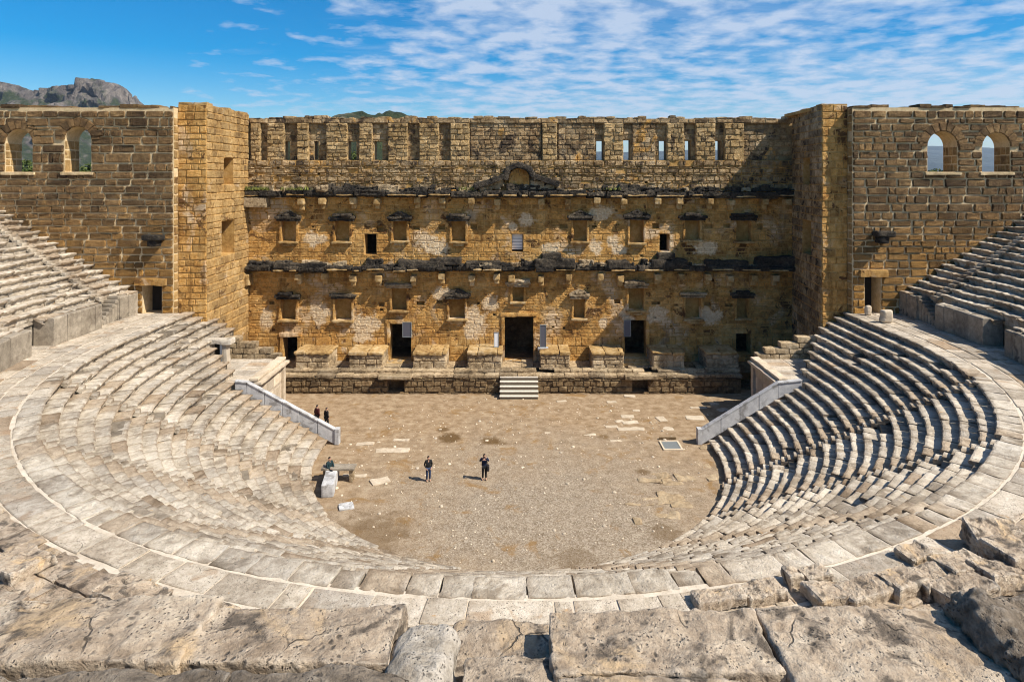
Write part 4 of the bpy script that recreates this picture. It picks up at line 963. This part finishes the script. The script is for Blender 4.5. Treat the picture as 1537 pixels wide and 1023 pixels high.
# ================================================================== THINGS ON THE FLOOR
st = thing('wooden_steps', 'five pale steps leading up to the tall central stage door', 'steps', (.1, 57.8, 0))
X0, X1 = fx(750, 58), fx(808, 58)
for k in range(5):
    mb = MB(); y0 = 57.4+k*.33; z = .3+k*.33; mb.box(X0, X1, y0, y0+.36, z-.09, z); mb.build('tread', M['steps'], st, bevel=.015)
mb = MB()
for k in range(5): y0 = 57.4+k*.33; z = .3+k*.33; mb.box(X0+.05, X1-.05, y0+.05, y0+.34, 0, z-.093)
mb.build('riser_body', M['stepdark'], st)
def slabthing(x, y, w, d, h, lab, rz=0, name='stone_slab', cat='slab', mat='slab', grp='loose paving slabs on the orchestra floor'):
    p = gnd(x, y); mb = MB(); (rough(mb, 0, 0, h/2, w, d, h, res=.1, rad=.03, amp=.16, fs=1.6, octv=4, maxn=24) if name == 'paving_fragment' else rough(mb, 0, 0, h/2, w, d, h, res=.14, rad=.03, amp=.06, octv=3))
    o = mb.build(name, M[mat]); o.location = (p[0], p[1], -.045); o.rotation_euler.z = rz
    return tag(o, lab, cat, grp)
SL = [(548, 666, 1.3, .55, .1, 'pale slab left of the pair near the left parapet end', .05), (578, 676, 1.3, .7, .1, 'pale slab, left one of two touching slabs near left parapet', .1), (599, 676, 1.5, .75, .1, 'pale slab, right one of two touching slabs near left parapet', .02), (602, 660, 1.2, .4, .08, 'narrow slab behind the two touching slabs', 0),
      (532, 714, 1.6, .45, .12, 'long pale slab beside the stone table', .02), (571, 722, 1.2, .8, .12, 'rounded flat stone right of the stone table', .5),
      (775, 684, .8, .6, .03, 'thin square slab alone right of the photographing person', 0), (918, 640, 1.0, .5, .08, 'small slab, farthest left of the middle cluster', .1), (942, 625, 1.1, .6, .1, 'slab at the back of the middle cluster of slabs', 0), (946, 634, 1.3, .6, .1, 'broad slab in the middle of the cluster', .1),
      (940, 644, 1.4, .6, .1, 'long front left slab of the middle cluster', .05), (958, 644, 1.0, .6, .1, 'front right slab of the middle cluster', -.1), (930, 632, .7, .4, .1, 'small broken slab at the left of the cluster', .3), (993, 629, .7, 1.0, .1, 'upright oblong slab between the cluster and right parapet', .2), (1002, 643, .9, .7, .05, 'thin slab just behind the drain cover', .1),
      (945, 594, 1.0, .6, .08, 'small slab close to the dark podium hatch', 0), (918, 603, .8, .45, .08, 'small pale slab right of the dark steps near podium', .1), (843, 602, .9, .4, .1, 'small slab nearest the wooden steps', .2), (955, 616, .6, .3, .08, 'tiny slab behind the middle cluster', 0), (1043, 627, 1.5, .9, .1, 'broad slab close to the right parapet', -.1),
      (1048, 612, 1.4, .3, .1, 'narrow slab behind the broad slab at right parapet', 0), (1072, 606, .8, .5, .08, 'farthest right slab at the shadow edge', .2), (1085, 615, 1.0, .6, .08, 'right slab lying against the parapet foot', .4), (1064, 622, .7, .35, .08, 'tiny slab between the broad slab and the parapet', 0), (882, 652, 1.3, .3, .05, 'long thin slab left of the middle cluster', 0),
      (925, 661, 1.0, .4, .06, 'thin pale slab in front of the middle cluster', .1), (873, 590, .9, .3, .08, 'small slab at the podium foot right of the steps', 0), (822, 649, .5, .3, .05, 'tiny pale slab alone in the middle of the floor', 0)]
for (x, y, w, d, h, lab, rz) in SL: slabthing(x, y, w, d, h, lab, rz)
random.seed(77)
# broken floor on the right: fragments of old paving
frag = [(975, 722, 1.5, .5, 'pale broken paving piece, left end of the right patch'), (992, 714, 1.2, .9, 'rounded paving piece at the back of the right patch'), (1012, 722, 1.6, 1.0, 'largest paving piece of the right patch'), (1028, 716, 1.2, .9, 'right back paving piece of the right patch'), (1008, 745, 1.7, 1.1, 'middle paving piece of the right patch'),
        (985, 752, 1.6, 1.0, 'left middle paving piece of the right patch'), (1022, 757, 1.2, .7, 'right middle paving piece of the right patch'), (1000, 772, 1.5, .9, 'front paving piece of the right patch'), (950, 757, .9, .2, 'thin broken edge stone left of the right patch'), (1002, 775, .5, .3, 'small pale chip at the front of the right patch'), (955, 783, .4, .6, 'small pale stone at the near left of the right patch'),
        (1062, 700, 1.0, 1.0, 'broken slab at the foot of the right seats'), (1070, 716, 1.0, .8, 'flat stone nearest the right seats'), (1058, 672, .9, .4, 'narrow stone lying at the end of the right parapet')]
for (x, y, w, d, lab) in frag:
    slabthing(x, y, w, d, random.uniform(.05, .1), lab, random.uniform(-.3, .3), 'paving_fragment', 'paving fragment', 'sandy', 'broken paving on the right of the orchestra')
r1 = np.random.default_rng(3); mb = MB(); Vb, Qb = boxgrid(2, 2, 2)
for _ in range(900):
    a = r1.uniform(0, 2*pi); rr = 13.2*sqrt(r1.uniform(0, 1)); x, y = rr*cos(a), 46+rr*sin(a)*1.0
    if y > 58: continue
    sz = r1.choice((.03, .05, .07, .12), p=(.45, .35, .15, .05)); P = Vb/np.maximum(np.linalg.norm(Vb, axis=1, keepdims=True), .3)*sz*r1.uniform(.7, 1.3, (1, 3))*np.array([1, 1, .6])
    mb.add(P+np.array([x, y, .01]), Qb)
tag(mb.build('gravel', M['slab']), 'small stones scattered over the orchestra earth', 'gravel', kind='stuff')
# drain cover on the right
p = gnd(1007, 669); dr = thing('drain_cover', 'square grey drain cover with pale rim on the right of the floor', 'drain cover', p)
mb = MB()
for (a, b, c, d) in ((-.72, .72, -.62, -.5), (-.72, .72, .5, .62), (-.72, -.6, -.5, .5), (.6, .72, -.5, .5)): mb.box(p[0]+a, p[0]+b, p[1]+c*1.3, p[1]+d*1.3, 0, .09)
mb.build('rim', M['slab'], dr)
mb = MB(); mb.box(p[0]-.6, p[0]+.6, p[1]-.65, p[1]+.65, .0, .05)
for k in range(9): mb.box(p[0]-.56+k*.13, p[0]-.5+k*.13, p[1]-.6, p[1]+.6, .05, .07)
mb.build('grate', M['metal'], dr)
mb = MB(); q_ = gnd(1002, 659); rough(mb, q_[0], q_[1], .08, 1.3, .16, .16, res=.1, rad=.02, amp=.02); tag(mb.build('wooden_beam', M['base']), 'short dark beam lying behind the drain cover', 'beam')
# white block, stone table and slab on the left
p = gnd(490, 740); mbk = MB(); rough(mbk, 0, 0, .42, .75, 3.0, .8, res=.1, rad=.05, amp=.03); o = mbk.build('marble_block', M['marble']); o.location = (p[0]+.0, p[1]+.9, 0); o.rotation_euler.z = .16
tag(o, 'long white marble block lying at the foot of the left seats', 'marble block')
p = gnd(505, 727); tb = thing('stone_table', 'grey stone slab on two supports beside the white marble block', 'stone table', (p[0], p[1], 0))
mb = MB(); rough(mb, p[0], p[1]+.6, .86, 2.2, .8, .16, res=.15, rad=.03, amp=.03); mb.build('top', M['podium'], tb)
for s in (-.85, .85):
    mb = MB(); rough(mb, p[0]+s, p[1]+.6, .39, .24, .6, .78, res=.12, rad=.03, amp=.03); mb.build('support', M['plinth'], tb)
p = gnd(519, 761); o = slabthing(519, 761, .8, .75, .14, 'pale squared slab in front of the white marble block', .35, mat='marble')
o = slabthing(528, 759, .2, .8, .14, 'thin pale strip beside the pale squared slab', .35, mat='marble')
# information boards by the doors
def board(x0, x1, y0, y1, Y, lab, mat='panel', foot=False):
    X0, X1, Z0, Z1 = fx(x0, Y), fx(x1, Y), fz(y1, Y), fz(y0, Y)
    r = thing('wall_panel', lab, 'panel', ((X0+X1)/2, Y, Z0), 'upright panels by the stage doors')
    mb = MB(); mb.box(X0, X1, Y-.06, Y, Z0, Z1); mb.build('sheet', M[mat], r, bevel=.01)
    mb = MB(); f = .05
    for (a, b, c, d) in ((X0-f, X1+f, Z0-f, Z0), (X0-f, X1+f, Z1, Z1+f), (X0-f, X0, Z0, Z1), (X1, X1+f, Z0, Z1)): mb.box(a, b, Y-.09, Y+.02, c, d)
    mb.build('frame', M['metal'], r)
    if foot:
        mb = MB(); mb.box(X0-.25, X1+.25, Y-.3, Y+.2, Z0-.26, Z0-f-.003); mb.build('foot', M['marble'], r, bevel=.02)
board(605, 617, 484, 505, YW-.25, 'dark grey panel at the top of the left side door')
board(937, 946, 481, 504, YW-.25, 'grey panel at the top of the right side door')
board(811, 819, 488, 520, 61.6, 'tall grey panel with white foot right of the central door', foot=True)
board(742, 748, 499, 520, 61.6, 'short pale panel on the plinth left of the central door', 'white')
# carved stones on the right walkway
for (x, y, w, h, lab) in ((1303, 473, .55, .85, 'small rounded pale carved stone near the right walkway door'), (1330, 484, .85, 1.05, 'larger squarish pale carved stone on the right walkway edge')):
    Y = F*(EYE-HD)/(y-VY); mb = MB(); rough(mb, (x-VX)/F*Y, Y, HD+h/2, w, w*.8, h, res=.08, rad=.22, amp=.08); tag(mb.build('carved_stone', M['slab']), lab, 'carved stone', 'carved stones on the right walkway')

# ================================================================== FOREGROUND STONES
random.seed(5)
def fblock(x0, x1, y0, y1, z, h, lab, seed, ry=0, rx=0, rz=0, rad=.035, amp=.035, res=.024, mat='fore', fs=1.8, fine=.026):
    """top face spans the given photo columns/rows at height z"""
    Ya, Yb = F*(EYE-z)/(y0-VY), F*(EYE-z)/(y1-VY); Ym = (Ya+Yb)/2; X0, X1 = fx(x0, Ym), fx(x1, Ym)
    mb = MB(); rough(mb, 0, 0, -h/2, X1-X0, Ya-Yb, h, res=res, rad=rad, amp=amp, fs=fs, seed=seed, maxn=170, octv=5, rx=rx, ry=ry, rz=rz, fine=fine)
    o = mb.build('stone_block', M[mat], smooth=True); o.location = ((X0+X1)/2, Ym, z)
    return tag(o, lab, 'stone block', 'big stone blocks in the foreground')
fblock(-260, 300, 893, 992, 16.0, .9, 'long rough block at the bottom left corner, in front of the dark ledge', 3, amp=.05)
fblock(285, 602, 905, 992, 15.98, .9, 'rough block just left of the pale eroded stone', 14, amp=.045)
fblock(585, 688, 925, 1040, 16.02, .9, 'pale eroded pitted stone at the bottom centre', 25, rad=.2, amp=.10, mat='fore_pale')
fblock(675, 832, 930, 1010, 15.7, .6, 'low sandy step between the pale eroded stone and the cracked block', 31, amp=.06)
fblock(690, 838, 985, 1090, 15.9, .6, 'rough earth covered step at the bottom edge right of the pale stone', 33, amp=.05)
fblock(828, 1158, 911, 1007, 16.0, .9, 'cracked broad block right of the low sandy step', 41, amp=.05)
fblock(1166, 1487, 906, 1045, 16.0, 1.0, 'large tilted block beside the dark gap at bottom right', 52, amp=.04, rx=-.02)
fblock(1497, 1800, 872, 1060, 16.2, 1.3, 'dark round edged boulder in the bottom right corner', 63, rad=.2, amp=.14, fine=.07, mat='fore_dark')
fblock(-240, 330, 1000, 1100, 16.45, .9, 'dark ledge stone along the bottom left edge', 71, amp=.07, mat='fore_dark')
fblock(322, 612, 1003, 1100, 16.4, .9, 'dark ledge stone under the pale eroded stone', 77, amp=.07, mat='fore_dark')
fblock(836, 1160, 1011, 1100, 16.0, .8, 'thin strip of block along the bottom edge below the cracked block', 83, amp=.04)
# earth bank that carries them
mb = MB(); nx, ny = 60, 40; xs = np.linspace(-12, 12, nx); ys = np.linspace(-3, 11.5, ny); XX, YY = np.meshgrid(xs, ys, indexing='ij')
ZZ = np.where(YY > 6.5, 15.1-(YY-6.5)*1.35, 15.1+np.clip(4.0-YY, 0, 9)*.5)+fbm(np.stack([XX, YY, XX*0], -1), 4, 3)*.15
ZZ = np.minimum(ZZ, 18.0)
mb.add(np.stack([XX, YY, ZZ], -1).reshape(-1, 3), [[i*ny+j, (i+1)*ny+j, (i+1)*ny+j+1, i*ny+j+1] for i in range(nx-1) for j in range(ny-1)])
tag(mb.build('earth_bank', M['core']), kind='structure')
# loose blocks on the walkway, mostly right
LB = [(1492, 800, 1.5, 1.0, .8, 'angular rock tipped up near the right edge of the walkway', -.1), (1530, 822, 2.0, 1.1, .7, 'long rock by the right frame edge below the tipped rock', .3), (1440, 845, 1.6, .9, .55, 'flat broken block left of the long rock on right walkway', .35), (1500, 855, 1.4, 1.0, .6, 'broken block in the pile at far right, nearest the boulder', .2),
      (1395, 862, 1.3, .8, .5, 'squared block in the middle of the right pile', .4), (1352, 868, 1.2, .8, .5, 'worn block at the left end of the right pile', .4), (1445, 880, 1.6, .9, .5, 'flat block in front of the right pile', .3), (1300, 880, 1.6, .8, .4, 'low worn block right of the two small cubes', .3), (1192, 862, .5, .5, .45, 'left one of two small cube stones on the walkway', .2), (1222, 860, .8, .55, .45, 'right one of two small cube stones on the walkway', .2),
      (1250, 885, 1.5, .8, .35, 'low flat block below the two small cube stones', .25), (1145, 882, 1.2, .7, .35, 'broken slab left of the two small cube stones', .2), (30, 838, 1.6, 1.2, .35, 'large flat rock at the left frame edge on the walkway', -.5), (1080, 893, 1.4, .6, .3, 'low slab on the walkway above the cracked block', .1), (200, 885, 2.0, 1.0, .3, 'wide low rock on the left part of the walkway edge', -.3), (1372, 826, .9, .6, .35, 'small worn block above the right pile', .4)]
for k, (x, y, w, d, h, lab, rz) in enumerate(LB):
    p = gnd(x, y, HD+h*.7); mb = MB(); rough(mb, 0, 0, h/2-.05, w, d, h, res=.06, rad=.05, amp=.09, fs=1.6, seed=100+k, maxn=40, fine=.05, ry=random.uniform(-.1, .1), rx=(.35 if k == 0 else random.uniform(-.08, .08)))
    o = mb.build('loose_block', M['fore']); o.location = (p[0], p[1], HD); o.rotation_euler.z = rz
    tag(o, lab, 'stone block', 'loose blocks on the walkway')

mb = MB(); mb.box(-9900, 9900, -60, 11000, -1.6, 480); hz = mb.build('haze', M['dark'])
hm = bpy.data.materials.new('air'); hm.use_nodes = True; ht = hm.node_tree; ht.nodes.remove(ht.nodes['Principled BSDF'])
pvn = N(ht, 'ShaderNodeVolumePrincipled'); pvn.inputs['Color'].default_value = (.62, .78, 1, 1); pvn.inputs['Density'].default_value = 6e-5; pvn.inputs['Anisotropy'].default_value = .2
L(ht, pvn.outputs[0], ht.nodes['Material Output'].inputs['Volume']); hz.data.materials.clear(); hz.data.materials.append(hm); tag(hz, kind='stuff')
# ================================================================== PEOPLE
def skin(name, verts, edges, radii, m, parent, root=0, sub=2):
    me = bpy.data.meshes.new(name); me.from_pydata(verts, edges, []); me.materials.append(m)
    o = bpy.data.objects.new(name, me); COL.objects.link(o); o.parent = parent
    sk = o.modifiers.new('skin', 'SKIN'); sk.use_smooth_shade = True
    if not me.skin_vertices: me.attributes.new('dummy', 'FLOAT', 'POINT')
    bpy.context.view_layer.objects.active = o
    for i, r in enumerate(radii):
        d = me.skin_vertices[0].data[i]; d.radius = (r, r) if not isinstance(r, tuple) else r; d.use_root = (i == root)
    s = o.modifiers.new('sub', 'SUBSURF'); s.levels = sub; s.render_levels = sub
    return o
SKIN = plain('skin_tone', (.45, .26, .18), .6)
HAIR = plain('dark_hair', (.025, .018, .014), .6)
def person(loc, rz, label, top, legs, shoe, arms, sit=False, stride=0.0, h=1.74, bag=None):
    r = thing('person', label, 'person', loc, 'visitors in the orchestra'); r.rotation_euler.z = rz; k = h/1.74; r.scale = (k, k, k)
    dz = -.47 if sit else 0
    V, E, R = [], [], []
    def v(p, rad, par=None):
        V.append(p); R.append(rad); 
        if par is not None: E.append((par, len(V)-1))
        return len(V)-1
    pel = v((0, 0, .95+dz), (.15, .11)); sp = v((0, 0, 1.14+dz), (.135, .10), pel); ch = v((0, -.01, 1.33+dz), (.16, .11), sp); nk = v((0, -.005, 1.48+dz), .055, ch)
    hb = v((0, -.02, 1.56+dz), (.075, .085), nk); hm = v((0, -.03, 1.64+dz), (.078, .095), hb); v((0, -.01, 1.71+dz), (.05, .06), hm)
    v((0, -.135, 1.615+dz), .012, hm)
    for s in (-1, 1): v((s*.088, -.01, 1.62+dz), .014, hm)
    J = {}
    for s in (-1, 1):
        if sit: hp, kn, an, to = (s*.1, -.02, .50), (s*.13, -.45, .52), (s*.13, -.48, .10), (s*.14, -.62, .04)
        else:
            f = s*stride; hp, kn, an, to = (s*.09, 0, .90), (s*.10, -.03-f*.5, .50), (s*.105, .03-f, .09), (s*.12, -.12-f, .035)
        a = v(hp, .095, pel); b = v(kn, .062, a); c = v(an, .042, b); v(to, .035, c); J[s] = [hp, kn, an, to]
        sh, el, wr, hd = arms(s); sh, el, wr, hd = [(p[0], p[1], p[2]+dz) for p in (sh, el, wr, hd)]
        a = v(sh, .055, ch); b = v(el, .042, a); c = v(wr, .028, b); pm = v(hd, (.036, .018), c); J[('a', s)] = [sh, el, wr, hd]
        d = np.array(hd)-np.array(wr); d /= np.linalg.norm(d); sd = np.cross(d, (0, 1, .2)); sd /= np.linalg.norm(sd)
        for q_, ln in zip((-.027, -.009, .009, .026), (.065, .078, .073, .055)):
            p1 = np.array(hd)+d*.035+sd*q_; f1 = v(tuple(p1), .0095, pm); f2 = v(tuple(p1+d*ln*.55+np.array([0, -.008, 0])), .0085, f1); v(tuple(p1+d*ln+np.array([0, -.025, 0])), .007, f2)
        p1 = np.array(hd)-d*.01+np.array([0, -.035, 0]); t1 = v(tuple(p1), .011, pm); v(tuple(p1+d*.04+np.array([0, -.02, 0])), .009, t1)
    skin('body', V, E, R, SKIN, r)
    # jacket
    V, E, R = [], [], []
    pel = v((0, 0, .86+dz if not sit else .50), (.185, .14)); sp = v((0, 0, 1.12+dz), (.17, .13), pel); ch = v((0, -.01, 1.34+dz), (.185, .135), sp); v((0, -.005, 1.47+dz), .075, ch)
    for s in (-1, 1):
        sh, el, wr, hd = J[('a', s)]; a = v(sh, .08, ch); b = v(el, .064, a); v(wr, .048, b)
    skin('jacket', V, E, R, top, r)
    V, E, R = [], [], []
    pel = v((0, .0, .94 if not sit else .50), (.165, .13))
    for s in (-1, 1):
        hp, kn, an, to = J[s]; a = v(hp, .11, pel); b = v(kn, .078, a); v((an[0], an[1], an[2]+.02), .06, b)
    skin('trousers', V, E, R, legs, r)
    for s in (-1, 1):
        an, to = J[s][2], J[s][3]; skin('shoe', [(an[0], an[1]+.05, .05+an[2]-.09), (an[0], an[1], .05+an[2]-.09), (to[0], to[1], .04)], [(0, 1), (1, 2)], [.045, .05, .04], shoe, r, 0, 1)
    mb = MB(); Kt = 10; cz = 1.645+dz; VV = []
    for i in range(6):
        t = i*.32
        for k2 in range(Kt): a = 2*pi*k2/Kt; rr = sin(t)*.098; VV.append((rr*.88*cos(a), -.012+rr*1.08*sin(a)+.012*i/5, cz+.105*cos(t) if not (sin(a) < -.3 and i == 5) else cz+.06))
    mb.add(VV, [[i*Kt+k2, i*Kt+(k2+1) % Kt, (i+1)*Kt+(k2+1) % Kt, (i+1)*Kt+k2] for i in range(5) for k2 in range(Kt)])
    hr = mb.build('hair', HAIR, smooth=True); hr.parent = r
    if bag:
        mb = MB(); rough(mb, bag[0], bag[1], bag[2], .2, .34, .42, res=.06, rad=.08, amp=.02); o = mb.build('shoulder_bag', plain('bag_fabric', (.02, .018, .02))); o.parent = r
        skin('bag_strap', [(bag[0]*.6, .0, 1.46), (bag[0], bag[1], bag[2]+.2)], [(0, 1)], [.015, .015], M['dark'], r, 0, 1)
    return r
NAVY = plain('navy_cloth', (.012, .018, .045), .8); BLK = plain('black_cloth', (.012, .012, .013), .8); MAR = plain('maroon_cloth', (.06, .012, .012), .8); JEAN = plain('blue_jeans', (.03, .045, .09), .85)
GRY = plain('grey_cloth', (.055, .055, .06), .8); SH = plain('dark_shoes', (.02, .015, .012), .5); SHW = plain('pale_shoes', (.5, .45, .4), .6); TEAL = plain('dark_teal_cloth', (.012, .03, .035), .8)
def hang(s): return (s*.19, 0, 1.41), (s*.235, .03, 1.14), (s*.23, -.04, .90), (s*.225, -.06, .82)
def pockets(s): return (s*.19, 0, 1.41), (s*.26, .06, 1.15), (s*.19, -.10, .98), (s*.16, -.15, .93)
def photo(s): return (s*.19, 0, 1.42), (s*.30, -.16, 1.33), (s*.11, -.26, 1.56), (s*.07, -.29, 1.62)
def lap(s): return (s*.19, 0, 1.40), (s*.24, -.08, 1.14), (s*.14, -.30, 1.06), (s*.1, -.36, 1.04)
p = gnd(643, 722); person((p[0], p[1], 0.01), .35, 'person standing in dark jacket and jeans, left one of the two on the open floor', BLK, JEAN, SHW, pockets, h=1.66)
p = gnd(727, 720); pp = person((p[0], p[1], 0.01), .05, 'person in navy coat raising both hands to take a photograph', NAVY, BLK, SH, photo, h=1.72, bag=(.24, -.02, .82))
mb = MB(); mb.box(-.075, .075, -.335, -.318, 1.60, 1.70); cam_ = mb.build('phone', M['dark'])
cam_.location = pp.location; cam_.rotation_euler.z = .05; tag(cam_, 'dark phone held up by the person in the navy coat', 'phone')
p = gnd(476, 641); person((p[0], p[1], 0.01), 2.6, 'person in maroon jacket walking behind the left marble parapet', MAR, BLK, SH, hang, stride=.14, h=1.78)
p = gnd(490, 642); person((p[0], p[1], 0.01), 2.5, 'person in black jacket walking beside the one in maroon', BLK, BLK, SH, hang, stride=-.12, h=1.62)
p = gnd(490, 727); person((p[0]+.05, p[1]+.5, .35), .9, 'seated person in dark teal top on the white marble block', TEAL, BLK, SH, lap, sit=True, h=1.7)

# ================================================================== LIGHT, SKY, CAMERA
EL, SLOPE = radians(48), .44
sv = np.array([cos(EL)/sqrt(1+SLOPE**2), -cos(EL)*SLOPE/sqrt(1+SLOPE**2), sin(EL)])
from mathutils import Vector
sd = bpy.data.lights.new('sun', 'SUN'); sd.energy = 4.8; sd.angle = radians(.5); sd.color = (1, .93, .82)
so_ = bpy.data.objects.new('sun', sd); COL.objects.link(so_); so_.rotation_euler = Vector(sv).to_track_quat('Z', 'Y').to_euler(); so_.location = (60, -20, 90)
w = bpy.data.worlds.new('World'); scn.world = w; w.use_nodes = True; t = w.node_tree; bg = t.nodes['Background']
sky = N(t, 'ShaderNodeTexSky', sky_type='NISHITA'); sky.sun_disc = False; sky.sun_elevation = EL; sky.sun_rotation = atan2(sv[0], sv[1])
sky.air_density = 1.0; sky.dust_density = .3; sky.ozone_density = 3.0
hs = N(t, 'ShaderNodeHueSaturation'); hs.inputs['Saturation'].default_value = 1.75; hs.inputs['Value'].default_value = 1.02; L(t, sky.outputs[0], hs.inputs['Color'])
tc = N(t, 'ShaderNodeTexCoord'); sp = N(t, 'ShaderNodeSeparateXYZ'); L(t, tc.outputs['Generated'], sp.inputs[0])
zc = math_(t, 'ADD', math_(t, 'MAXIMUM', sp.outputs[2], 0.0), .10)
cb = N(t, 'ShaderNodeCombineXYZ'); L(t, math_(t, 'DIVIDE', sp.outputs[0], zc), cb.inputs[0]); L(t, math_(t, 'DIVIDE', sp.outputs[1], zc), cb.inputs[1])
n1 = noise(t, cb.outputs[0], .55, 4, .5, .3)         # where the cloud field lies
n2 = noise(t, cb.outputs[0], 5.0, 5, .55, .1)        # its small puffs
mpw = N(t, 'ShaderNodeMapping'); L(t, cb.outputs[0], mpw.inputs[0]); mpw.inputs['Scale'].default_value = (.25, 1.2, 1); mpw.inputs['Rotation'].default_value = (0, 0, .2)
n3 = noise(t, mpw.outputs[0], 1.6, 7, .65, .5)
side = maprange(t, math_(t, 'DIVIDE', sp.outputs[0], math_(t, 'MAXIMUM', sp.outputs[1], .05)), -.62, .0, -.20, .15)
cov = math_(t, 'ADD', math_(t, 'ADD', math_(t, 'MULTIPLY', n1, .5), math_(t, 'MULTIPLY', n2, 1.05)), side)
cm = maprange(t, cov, .74, 1.02, 0, .8)
cm2 = maprange(t, math_(t, 'ADD', n3, math_(t, 'MULTIPLY', side, .5)), .54, .82, 0, .45)
cm = math_(t, 'MAXIMUM', cm, cm2)
mask = math_(t, 'MULTIPLY', cm, maprange(t, sp.outputs[2], .01, .08))
L(t, mixc(t, mask, hs.outputs[0], (5.0, 5.7, 6.9)), bg.inputs[0]); bg.inputs[1].default_value = .085
cd = bpy.data.cameras.new('camera'); co = bpy.data.objects.new('camera', cd); COL.objects.link(co)
co.location = (0, 0, EYE); co.rotation_euler = (pi/2, 0, 0); cd.sensor_width = 36; cd.lens = 36*F/1537
cd.shift_x = -(VX-768.5)/1537; cd.shift_y = -(511.5-VY)/1537; cd.clip_start = .1; cd.clip_end = 60000
scn.camera = co
vs = scn.view_settings; vs.view_transform = 'Standard'; vs.look = 'None'; vs.exposure = 0.6; vs.gamma = 1; vs.use_curve_mapping = False
scn.cycles.filter_width = 1.05; scn.cycles.max_bounces = 6; scn.cycles.diffuse_bounces = 3
